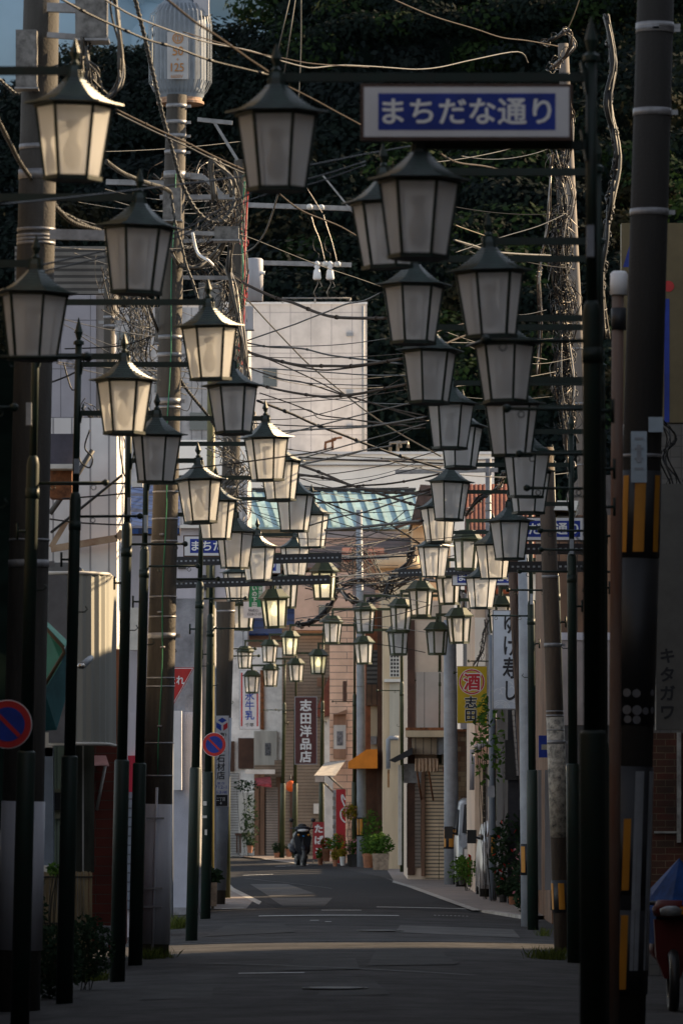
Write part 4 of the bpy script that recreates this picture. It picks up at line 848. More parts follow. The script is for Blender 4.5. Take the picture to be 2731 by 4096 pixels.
for x in (1026, 1048, 1112): pr(th, 'post', x-8, 3095, x+10, 3438, M_WOODT, .2)
pr(th, 'fascia', 982, 3078, 1100, 3096, M_OFFW, .9, .2); pr(th, 'beige_fascia', 1098, 3040, 1176, 3108, M_SIDB, .4, .3)
b = MB(); a = [P(1020, 3112, 174.4), P(1082, 3106, 174.4), P(1086, 3134, 173.2), P(1016, 3140, 173.2)]; b.add(a+[a[3]+Vector((0, 0, -.0)), a[2], P(1086, 3150, 173.2), P(1020, 3142, 173.2)], [(0, 1, 2, 3), (4, 5, 6, 7)]); th.part('awning', b, mat('faded_red_cloth', (.30, .05, .06), .9, .4, 12))
pr(th, 'shutter', 1060, 3150, 1108, 3440, M_SHUTG, .06)
th = bld('white stucco shop wall with rust streaked pipe', 900, 2590, 1135, 177, 5, M_STUC, name='shop', cat='shop')
pr(th, 'rust_pipe', 1041, 2680, 1056, 2918, M_RUST, .1); pr(th, 'white_shutter', 905, 3092, 955, 3422, M_SHUTW, .06); pr(th, 'dark_panel', 953, 2952, 1018, 3074, M_DKBR, .1)
pr(th, 'paper_screen', 1016, 2924, 1108, 3082, mat('paper_screen', (.44, .42, .38), .8, .2, 3, streak=1), .14); pr(th, 'menu_board', 918, 2965, 938, 3085, M_DKBR, .15); w = pr(th, 'window_frame', 1141, 2728, 1182, 2882, mat('orange_timber', (.38, .21, .09), .6, .2), .12); pr(th, 'pane', 1148, 2742, 1176, 2866, M_GREYP, .14, .015, w)
pr(th, 'noren', 1060, 2972, 1083, 3022, mat('ink_smudge', (.12, .12, .13), .8, .5, 20), .16, .01); pr(th, 'pale_box', 955, 3170, 1020, 3335, M_OFFW, .3)
for x in (948, 962): pr(th, 'bench_leg', x-3, 3335, x+3, 3412, M_DKBR, .5, .05)
pr(th, 'bench_top', 940, 3333, 990, 3341, M_DKBR, .55, .4)
th = bld('pink tiled corner house with faded sign board', 1318, 2440, 1475, 158, 7, M_SIDP, name='shop', cat='shop')
pr(th, 'wing', 1318, 2438, 1400, 3410, M_SIDP, -.02+.05, .03)
pr(th, 'window', 1371, 2724, 1386, 2806, M_DKBR, .05)
w = pr(th, 'sign_board', 1333, 2855, 1384, 3034, M_WOODT, .15); pr(th, 'sign_paper', 1334, 2900, 1383, 2996, mat('faded_paper', (.42, .40, .37), .8, .2, 3, streak=1), .16, .008, w); pr(th, 'ink', 1347, 2925, 1372, 2982, mat('ink_smudge', (.12, .12, .13)), .17, .005, w)
b = MB(); b.prism([(X(1332, 157.8), Z(2860, 157.8)), (X(1386, 157.8), Z(2838, 157.8)), (X(1386, 157.8), Z(2856, 157.8))], 157.6, 157.95); th.part('little_roof', b, M_WOODT)
b = MB(); a = [P(1300, 3050, 157.9), P(1382, 3040, 157.9), P(1340, 3102, 155.5), P(1256, 3102, 155.5)]; b.add(a+[v+Vector((0, 0, -.02)) for v in a], [(0, 1, 2, 3), (7, 6, 5, 4), (2, 3, 7, 6)]); b.add([P(1260, 3103, 155.5), P(1294, 3104, 155.5), P(1294, 3128, 155.5), P(1260, 3128, 155.5)], [(0, 1, 2, 3)]); th.part('awning', b, mat('grey_canvas', (.42, .38, .33), .9, .15, 4))
b = MB(); b.tube([P(1313, 3103, 155.6), P(1378, 3162, 157.9)], .03, 5); b.tube([P(1296, 3132, 155.6), P(1332, 3168, 157.9)], .03, 5); th.part('awning_stay', b, M_DARKST)
pr(th, 'white_door', 1302, 3065, 1332, 3420, M_OFFW, .05); pr(th, 'lower_door', 1423, 3060, 1440, 3410, M_DKBR, .04)
th = bld('narrow brown shop bay with orange awning and shuttered balcony', 1462, 2440, 1545, 147, 7, M_ORBR, name='shop', cat='shop')
pr(th, 'recess', 1462, 3078, 1512, 3385, mat('brown_recess', (.10, .045, .025), .8, .2), .04); pr(th, 'upper_window', 1466, 2600, 1512, 2740, M_LOUV, .06); pr(th, 'balcony', 1464, 2738, 1512, 2822, M_WOODB, .3); pr(th, 'cream_panel', 1482, 2822, 1510, 2998, M_CREAM, .05)
pr(th, 'pillar', 1509, 2440, 1541, 3385, M_DKBR, .5, .45); pr(th, 'light', 1482, 2945, 1506, 2978, M_GALV, .3)
b = MB(); q = 144.3; b.prism([(X(1392, q), Z(3048, q)), (X(1465, q), Z(2998, q)), (X(1509, q), Z(2996, q)), (X(1509, q), Z(3073, q)), (X(1392, q), Z(3074, q))], q, 146.9); th.part('awning', b, mat('orange_canvas', (.62, .20, .015), .7, .12, 2))
th = bld('cream walled shop with pierced block screen and rust stain', 1532, 2300, 1660, 143, 8, M_CREAM, name='shop', cat='shop')
w = pr(th, 'block_screen', 1558, 2615, 1598, 2708, M_OFFW, .1); b = MB()
for i in range(3):
    for j in range(6): b.rect(1562+i*12, 2620+j*15, 1570+i*12, 2630+j*15, 142.89, .01)
th.part('opening', b, M_BLACK, w)
pr(th, 'sill', 1536, 2716, 1602, 2728, M_OFFW, .25); pr(th, 'siding', 1557, 2730, 1596, 2948, mat('pale_ribbed', (.46, .42, .34), .7, .12, 2, streak=1), .08)
b = MB(); b.tube([P(1594, 2952, 142.7), P(1558, 2952, 142.7), P(1552, 2958, 142.7), P(1552, 3075, 142.7)], .06, 8); th.part('drain_pipe', b, M_GREYP); pr(th, 'rust_stain', 1549, 3078, 1557, 3150, mat('rust_stain', (.30, .15, .06), .9, .3, 6), .006, .004)
th = bld('shop with rusty canopy, boarded valance and roller shutters', 1630, 2402, 1815, 125, 8, M_TAUPE, name='shop', cat='shop')
pr(th, 'dark_column', 1629, 2480, 1658, 3500, M_DKBR, .06); pr(th, 'siding', 1664, 2688, 1815, 2925, brickmat('pale_boards', (.42, .38, .34), (.41, .37, .33), (.22, .2, .18), .35, 60, .012, 0, var=.1), .05)
pr(th, 'canopy', 1622, 2922, 1800, 2948, M_CREAM, .9, .85); pr(th, 'canopy_roof', 1622, 2910, 1815, 2921, M_RUST, .85, .8); pr(th, 'valance', 1648, 2950, 1746, 3018, brickmat('tan_boards', (.36, .28, .2), (.34, .27, .19), (.1, .08, .06), .18, 60, .012, 0), .5, .4); pr(th, 'grey_panel', 1742, 2940, 1795, 3018, M_GREYP, .45, .4)
b = MB(); b.prism([(X(1556, 124), Z(3040, 124)), (X(1648, 124), Z(2990, 124)), (X(1648, 124), Z(3018, 124)), (X(1580, 124), Z(3050, 124))], 123.6, 124.9); th.part('side_eave', b, M_DARKST)
pr(th, 'pale_panel', 1614, 3055, 1688, 3132, M_GALV, .1); pr(th, 'shutter', 1700, 3055, 1796, 3520, M_SHUT, .08); pr(th, 'narrow_shutter', 1656, 3135, 1682, 3470, M_SHUTG, .05); pr(th, 'post', 1684, 3055, 1698, 3505, M_WOODT, .2); pr(th, 'white_post', 1592, 3060, 1606, 3460, M_OFFW, .25)
pr(th, 'doorway', 1626, 3135, 1656, 3470, M_BLACK, .02)
b = MB(); n = 24
V = []
for j, (dz, q) in enumerate(((0, 123.8), (-.14, 123.75), (-.3, 123.7))):
    for i in range(n+1):
        x = 1658+i*95/n; V.append(P(x, 3034, q)+Vector((0, -.05*math.sin(i*1.7)-j*.02, dz+(.03*math.sin(i*2.3) if j == 2 else 0))))
b.add(V, [(j*(n+1)+i, j*(n+1)+i+1, (j+1)*(n+1)+i+1, (j+1)*(n+1)+i) for j in range(2) for i in range(n)]); th.part('fringed_awning', b, mat('buff_canvas', (.42, .29, .19), .9, .2, 8))
b = MB()
for x in (1665, 1712, 1772): b.tube([P(x, 3070, 123.8), P(x+20, 3200, 124.85)], .022, 5)
th.part('awning_stay', b, M_RUST)
th = bld('mosaic tiled wall bay with rusty top edge', 1818, 2925, 1902, 119, 7, M_TILE, name='shop', cat='shop')
pr(th, 'rusty_trim', 1818, 2916, 1902, 2926, M_RUST, .15); pr(th, 'upper_boards', 1840, 2680, 1902, 2915, M_LAV, .02)
th = bld('taupe shop front with dark slatted strip behind the climbing plant', 1898, 2300, 1972, 108, 7, M_TAUPE, name='shop', cat='shop')
pr(th, 'box_fascia', 1900, 2890, 1956, 3058, M_PINK, .3, .28); pr(th, 'slatted_strip', 1930, 3060, 1950, 3350, brickmat('slats', (.02, .017, .015), (.02, .017, .015), (.25, .22, .18), 60, .13, .012), .05); pr(th, 'pale_trim', 1950, 3060, 1955, 3380, M_OFFW, .12)
b = MB(); b.tube([P(1960, 2970, 107.5), P(1936, 2972, 107.5), P(1900, 2995, 107.5)], .07, 8); b.tube([P(1888, 2998, 107.5), P(1886, 3160, 107.5)], .05, 8); th.part('drain_pipe', b, M_WRAP)
pr(th, 'upper_wall', 1898, 2470, 1985, 2880, mat('pale_render', (.5, .47, .46)), .03)
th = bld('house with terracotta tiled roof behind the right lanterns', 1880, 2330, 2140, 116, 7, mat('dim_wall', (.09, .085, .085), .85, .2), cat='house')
b = MB()
for i in range(16):
    x = 1868+i*17
    b.tube([P(x, 2366, 115), P(x, 1945, 119.5)], .06, 8)
a = [P(1864, 2370, 115.05), P(2140, 2370, 115.05), P(2140, 1940, 119.6), P(1864, 1940, 119.6)]; b.add(a, [(0, 1, 2, 3)]); th.part('roof', b, M_RTILE)
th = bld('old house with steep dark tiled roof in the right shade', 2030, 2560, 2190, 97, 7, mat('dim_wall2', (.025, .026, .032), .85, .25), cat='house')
b = MB()
for i in range(12):
    y = 2840+i*22; b.prism([(X(2052+i*1.5, 96), Z(y, 96)), (X(2086, 96), Z(y, 96)), (X(2086, 96), Z(y+20, 96)), (X(2054+i*1.5, 96), Z(y+20, 96))], 95.6+i*.02, 97)
th.part('roof_tiles', b, mat('slate_tile', (.055, .06, .075), .6, .2))
pr(th, 'opening_shade', 2018, 2960, 2080, 3120, M_BLACK, .05); pr(th, 'meter', 2078, 3190, 2110, 3240, M_GREYP, .15)  # black panel stands in for the shade inside the opening
pr(th, 'pale_column', 2152, 2100, 2186, 3260, mat('blue_white_boards', (.30, .33, .38), .8, .2, 4, streak=1), .5, .45); pr(th, 'beam', 2140, 2926, 2210, 2948, M_GREYP, .6, .5)
th = bld('brown boarded upper storey over pale wall, right of the tarred pole', 2205, 2060, 2480, 84, 7, M_WOODB, name='shop', cat='shop')
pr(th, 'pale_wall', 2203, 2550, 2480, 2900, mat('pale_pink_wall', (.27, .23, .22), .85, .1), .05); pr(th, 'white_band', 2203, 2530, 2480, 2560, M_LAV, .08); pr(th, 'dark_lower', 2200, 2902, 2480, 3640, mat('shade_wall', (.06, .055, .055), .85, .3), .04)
for x in (2150, 2178, 2192): pr(th, 'post', x, 3080, x+14, 3560, mat('grey_timber', (.14, .13, .13), .8, .3, 3, streak=1), .1)
th = bld('white tiled wall with dark brick below at the right edge', 2560, 1560, 2800, 60, 6, brickmat('edge_dark_tile', (.17, .165, .155), (.16, .155, .145), (.12, .115, .11), .12, .12, .008, 0), name='shop', cat='shop')  # white tile painted dark to carry the falloff at the edge
pr(th, 'brick_base', 2556, 2932, 2800, 3720, M_BRKD, .04); pr(th, 'white_post', 2706, 2930, 2722, 3370, mat('chipped_white', (.36, .35, .33), .8, .3, 8), .1); pr(th, 'ledge', 2615, 3325, 2720, 3333, MATS['chipped_white'], .08)
b = MB(); b.tube([P(2660, 2290, 59), P(2655, 2312, 58.9), P(2652, 2335, 58.8)], [.09, .1, .085], 14); th.part('flood_lamp', b, mat('lamp_grey', (.12, .12, .13), .4, .1))
# left row
M_FASC = brickmat('ribbed_fascia', (.46, .45, .41), (.44, .43, .40), (.22, .22, .2), .1, 60, .006, 0, var=.12)
th = bld('shop with big curved ribbed metal fascia behind the left posts', 60, 2250, 300, 60.4, 4, mat('dark_grey_wall', (.14, .145, .15), .85, .2), name='shop', cat='shop')  # plain dark grey wall colour
b = MB(); b.smooth = False; d0 = 59.4; xa, xb, xc = X(196, d0), X(290, d0), X(432, d0); R = xc-xb; path = [(xa, d0), (xb, d0)]+[(xb+R*math.sin(t), d0+R*1.3-R*1.3*math.cos(t)) for t in [i*math.pi/2/12 for i in range(1, 13)]]+[(xc, d0+2)]
pp = []
for i in range(len(path)-1):
    a, c = path[i], path[i+1]; n = max(1, int(math.hypot(c[0]-a[0], c[1]-a[1])/.05))
    for k in range(n): pp.append((a[0]+(c[0]-a[0])*k/n, a[1]+(c[1]-a[1])*k/n))
pp.append(path[-1])
z0, z1 = Z(2975, d0), Z(2292, d0); V = []
for i, (x, y) in enumerate(pp): o = .012 if i % 2 else 0; V += [(x+o, y-o, z0), (x+o, y-o, z1)]
b.add(V, [(2*i, 2*i+2, 2*i+3, 2*i+1) for i in range(len(pp)-1)]); th.part('fascia', b, mat('fascia_metal', (.30, .30, .27), .6, .12, 1.2, streak=1))
b = MB(); b.tube([(x, y-.01, z1) for x, y in path], .02, 6); b.tube([(x, y-.01, z0) for x, y in path], .02, 6); th.part('fascia_trim', b, M_OFFW)
th.d = 60.4; pr(th, 'unlit_face_panel', 196, 2300, 268, 2972, mat('unlit_fascia_tone', (.16, .16, .17), .8, .15), 1.04, .03)  # darker sheet paints the shade on the fascia's unlit flat face
fr = pr(th, 'window_frame', 160, 2990, 214, 3470, mat('aluminium', (.20, .24, .30), .4, .1, metal=.3), .5, .3); pr(th, 'sill', 158, 3462, 205, 3490, M_OFFW, .6, .2); pr(th, 'bracket', 166, 2930, 212, 3025, M_OFFW, .5, .3)
pr(th, 'curtained_window', 208, 2985, 300, 3480, brickmat('greenish_curtain', (.12, .15, .11), (.11, .14, .10), (.06, .075, .06), .1, 60, .01, 0), .04)
pr(th, 'meter_board', 208, 3155, 252, 3275, mat('meter_yellow', (.26, .25, .17), .7, .1), .15); pr(th, 'meter', 210, 3170, 250, 3240, M_DARKST, .22, .06)
pr(th, 'glass_door', 302, 2982, 378, 3490, mat('grimy_glass', (.07, .075, .06), .25, .6, 2, streak=1), -.3, .03); pr(th, 'door_bar', 330, 2982, 336, 3490, M_OFFW, -.25, .03)
th = bld('white corrugated metal house with sunlit side wall', 190, 1672, 468, 64, 2.4, M_CORR, y1=2978, cat='house')
b = MB(); b.bar(P(205, 2196, 63.8), P(470, 2152, 63.8), .07, .08); b.bar(P(470, 2155, 63.8), P(492, 2125, 63.8), .07, .08); b.bar(P(205, 2190, 63.8), P(270, 2080, 63.8), .05, .06); th.part('gutter', b, mat('rusty_gutter', (.30, .22, .15), .8, .3, 4, dirt=(.18, .07, .03)))
b = MB(); b.tube([P(200, 2055, 63.7), P(290, 1930, 63.7), P(372, 1800, 63.7)], .035, 6); b.tube([P(205, 2130, 63.7), P(490, 1900, 63.7)], .018, 6); th.part('strut', b, mat('dark_grey_steel', (.07, .07, .07), .6, .3))
b = MB(); b.rect(200, 1735, 300, 1856, 62.6, .6); th.part('blue_roof', b, mat('slate_blue_roof', (.075, .07, .095), .6, .2)); b = MB(); b.rect(200, 1856, 300, 1874, 62.5, .5); th.part('eave', b, M_OFFW); b = MB(); b.rect(200, 1876, 288, 1990, 62.9, .5); th.part('rusty_hood', b, M_RUST)
b = MB(); b.rect(452, 2596, 479, 2978, 63.6, .35); th.part('timber_column', b, mat('orange_timber_column', (.30, .13, .075), .7, .25, 4, streak=1))
b = MB(); b.rect(240, 2979, 472, 3800, 63.2, 2.8); th.part('brick_base', b, M_BRK)
b = MB(); a = [P(350, 3022, 63.1), P(425, 3022, 63.1), P(438, 3062, 62.7), P(352, 3062, 62.7)]; b.add(a+[v+Vector((0, .02, -.01)) for v in a], [(0, 1, 2, 3), (7, 6, 5, 4)]); th.part('pink_hood', b, mat('pink_hood', (.42, .20, .18), .7, .15))
b = MB(); b.tube([P(422, 3065, 63), P(388, 3240, 63.1)], .02, 6); th.part('hood_stay', b, M_OFFW)
th = Thing('tarpaulin', 'green and blue tarpaulin awning folded down at the left', 'tarpaulin', P(215, 2930, 57.5))
b = MB(); V = [P(180, 2490, 57.6), P(262, 2580, 57.4), P(246, 2650, 57.3), P(178, 2760, 57.4), P(272, 2560, 57.9), P(268, 2780, 57.9), P(228, 2920, 57.7), P(172, 2925, 57.6)]
b.add(V[:4], [(0, 1, 2, 3)]); b.m = 1; b.add([V[2], V[4], V[5], V[6], V[7], V[3]], [(0, 1, 2, 3, 4, 5)]); b.m = 2; b.add([P(180, 2476, 57.7), P(268, 2560, 57.5), P(272, 2575, 57.4), P(262, 2585, 57.3), P(180, 2496, 57.5)], [(0, 1, 2, 3, 4)])
th.part('cloth', b, [mat('green_tarp', (.01, .13, .07), .6, .2, 3), mat('teal_tarp', (.03, .12, .13), .6, .2, 3), mat('pale_green_tarp', (.06, .24, .17), .6, .15)])
b = MB(); b.tube([P(182, 2510, 57.2), P(252, 2588, 57.2), P(258, 2610, 57.2), P(180, 2740, 57.2)], .02, 6); th.part('edge_pole', b, mat('brown_pole', (.09, .06, .03), .8, .3))
th = bld('small house with bright blue tiled roof behind the left posts', 505, 2100, 650, 76, 1.2, M_LAV, cat='house')
slope(th, 'roof', 500, 720, 1940, 2112, 74.5, 78, M_BROOF); pr(th, 'eave', 500, 2112, 720, 2140, mat('dim_soffit', (.12, .09, .07), .8), 1.2, .2); pr(th, 'cream_box', 528, 1925, 572, 1948, M_OFFW, 1.0, .3)
pr(th, 'metal_shutter', 490, 3140, 560, 3640, brickmat('blue_metal_shutter', (.16, .19, .24), (.155, .185, .235), (.07, .08, .1), 60, .13, .012), .1); pr(th, 'red_banner', 512, 3022, 546, 3168, mat('crimson_cloth', (.30, .01, .03), .8, .1), .3, .02); pr(th, 'white_canopy', 520, 2430, 562, 2600, M_OFFW, .4, .3); pr(th, 'white_sheet', 520, 2850, 552, 3110, M_LAV, .2)
pr(th, 'gap_shade', 560, 3100, 640, 3720, M_BLACK, .03)  # black panel stands in for the shade in the gap
th = bld('mottled grey concrete building with white lower wall', 560, 2395, 800, 90, 2, M_CONCG, name='building', cat='building')
pr(th, 'white_wall', 600, 2848, 792, 3645, mat('pale_blue_wall', (.44, .45, .52), .85, .1, 1, bump=.3), .05); pr(th, 'sign_box', 688, 2843, 727, 3160, M_WHITE, .45, .35); pr(th, 'plinth', 600, 3630, 794, 3668, M_CONCG, .12)
b = MB(); b.rect(640, 2108, 905, 2394, 93, 1.5); th.part('upper_storey', b, M_LAV); b = MB(); b.rect(640, 2100, 905, 2112, 92.8, .4); th.part('coping', b, M_OFFW)
b = MB(); b.rect(800, 2396, 838, 3640, 91.5, 5); th.part('rear_wall', b, M_CONCG)
for x0, y0, x1, y1 in [(712, 2235, 745, 2275), (800, 2300, 850, 2360)]:
    b = MB(); b.rect(x0, y0, x1, y1, 92.95, .04); th.part('window', b, M_GLASS)
th = bld('dark filler block in the shaded gap right of the massive pole', 2320, 1900, 2800, 98, 6, mat('shade_wall', (.06, .055, .055)), cat='house')  # dark block added to fill the gap with shade
# ---------------------------------------------------------------- cables
random.seed(21)
def cable(label, pts, d0, d1, r, m, wrapr=0, name='overhead_cable', wob=0, lash=0):
    n = len(pts); L = [0]
    for a, b in zip(pts, pts[1:]): L.append(L[-1]+math.hypot(b[0]-a[0], b[1]-a[1]))
    w = [P(p[0]+rnd(-wob, wob), p[1]+rnd(-wob, wob), d0+(d1-d0)*(l/L[-1] if d0 != d1 else 0)) for p, l in zip(pts, L)]
    w = smooth_path(w, 5); mb = MB(); mb.tube(w, r*(.9 if wrapr else 1), 6)
    if wrapr: mb.m = 1; mb.helix(w, r*.95, r*.42, r*wrapr*1.5, 4); m = [mat('dark_core', (.03, .03, .028), .6), m]
    if lash:                                         # lashing clips along the messenger wire
        for i in range(4, len(w)-1, 7): mb.tube([w[i]-(w[i+1]-w[i]).normalized()*.03, w[i]+(w[i+1]-w[i]).normalized()*.03], r*1.5, 6)
    return solo(name, mb, m, label, 'cable', 'overhead cables')
cable('thickest spiral wrapped cable swinging down from the top past the transformer', [(530, -60), (542, 0), (574, 128), (612, 293), (650, 459), (682, 574), (721, 714), (772, 823), (829, 880), (886, 886), (925, 842), (940, 800)], 62, 64, .025, M_GREYC, 2.1)
cable('spiral wrapped cable crossing the big left pole diagonally', [(-20, 455), (38, 568), (89, 663), (172, 772), (242, 848), (300, 893), (400, 920)], 48, 52, .018, M_GREYC, 2.2)
cable('second spiral wrapped cable passing behind the big left pole', [(-20, 300), (57, 370), (115, 415), (210, 790), (290, 870), (380, 915), (430, 925)], 52, 54, .016, M_GREYC, 2.2)
cable('taped grey cable with brass ends running to the transformer pole', [(425, 645), (485, 689), (574, 727), (670, 759), (689, 797)], 60, 65, .022, M_GREYC, 3.2)
cable('black banded cable hanging down in front of the transformer pole', [(684, 775), (702, 893), (727, 982), (745, 1060), (772, 1130), (793, 1200)], 64.5, 64.5, .018, M_BLKC, 3.5)
cable('black banded cable low on the transformer pole running down right', [(575, 1160), (625, 1308), (670, 1410), (733, 1538), (829, 1659), (870, 1720)], 64.5, 70, .018, M_BLKC, 3.5)
for i, (lb, o, r) in enumerate([('upper brown cable sloping right from behind the top left lantern', 0, .012), ('lower dark cable sloping right from behind the top left lantern', 14, .009)]):
    cable(lb, [(465, 438+o), (612, 510+o), (740, 568+o), (855, 625+o), (1000, 690+o), (1060, 715+o)], 54, 60, r, (M_BRNC, M_BLKC)[i], lash=1-i)
cable('dark double cable from the top left corner to the middle lantern', [(235, -10), (357, 57), (485, 115), (593, 160), (702, 191), (842, 242), (1000, 281), (1085, 303)], 44, 46, .010, M_BLKC, lash=1)
cable('grey cable from the top left passing over the transformer and sign', [(400, -15), (497, 45), (593, 89), (733, 140), (842, 172), (1000, 203), (1110, 239), (1206, 265), (1257, 271), (1359, 261), (1474, 265), (1563, 271), (1665, 277), (1761, 268), (1890, 239), (2069, 207), (2110, 250)], 46, 80, .009, M_GREYC, lash=1)
cable('brown messenger wire just above the grey cable over the sign', [(733, 128), (1000, 206), (1130, 232), (1257, 255), (1474, 268)], 47, 60, .006, M_BRNC)
cable('brown sheathed cable slanting from the top to the central lantern', [(655, -15), (765, 77), (848, 131), (925, 185), (1000, 239), (1053, 274), (1090, 302)], 38, 40, .009, M_BRNC)
cable('rust coloured cable right of the central lantern slanting to the sign', [(1150, 345), (1257, 399), (1350, 450), (1440, 498)], 45, 48, .007, M_BRNC)
cable('brown cable high at the top right running to the pale pole head', [(1560, -8), (1729, 64), (1897, 115), (2005, 150), (2110, 163), (2230, 185)], 70, 85, .011, M_BRNC, lash=1)
cable('pale wire rising from the pale pole head out of the picture', [(2262, 130), (2290, 70), (2318, -10)], 86, 86, .009, M_YELC)
for i, p in enumerate([[(1160, -10), (1107, 223)], [(1182, -10), (1136, 300)], [(1204, -10), (1203, 200), (1194, 400)]]):
    cable(('left', 'middle', 'right')[i]+' one of three thin wires rising steeply above the central lantern', p, 88, 88, .010, M_GREYC)
cable('blurred black cable low across the near lanterns', [(-20, 820), (338, 784), (702, 740), (1000, 702), (1257, 657), (1449, 619), (1640, 585)], 34, 42, .006, M_BLKC)
cable('upper of two black cables rising right below the central lantern', [(140, 1066), (410, 1005), (720, 925), (1000, 775), (1257, 710), (1461, 646)], 40, 44, .007, M_BLKC)
cable('lower of two black cables rising right below the central lantern', [(140, 1092), (410, 1030), (720, 945), (1000, 800), (1257, 733), (1461, 660)], 40, 44, .006, M_BLKC)
cable('slack brown cable under the central lantern running to the twin lantern', [(1108, 768), (1206, 842), (1346, 899), (1417, 938), (1500, 985)], 60, 70, .010, M_BRNC, lash=1)
cable('loose grey loop hanging right of the equipment tangle', [(1112, 775), (1090, 850), (1060, 930), (1020, 985), (985, 1008)], 84, 90, .014, M_GREYC)
cable('thin blue grey wire crossing the insulators diagonally', [(905, 920), (1010, 955), (1170, 1020), (1300, 1070), (1420, 1110), (1520, 1145)], 88, 94, .008, M_BLKC)
cable('left bright wire feeding the insulator arm', [(1225, 750), (1257, 800), (1289, 853)], 95, 95, .008, M_SHINY); cable('left bright wire dropping to the white insulators', [(1245, 865), (1258, 910), (1280, 965), (1299, 1046)], 95, 95, .009, M_SHINY)
cable('right bright wire dropping to the white insulators', [(1293, 858), (1305, 900), (1328, 970), (1348, 1050)], 95, 95, .009, M_SHINY)
for i, x in enumerate((1252, 1298)): cable(('left', 'right')[i]+' dark hook wire above the white insulators', [(x+10, 945), (x, 970), (x+5, 1000), (x+22, 1015), (x+22, 1035)], 95, 95, .006, M_BLKC)
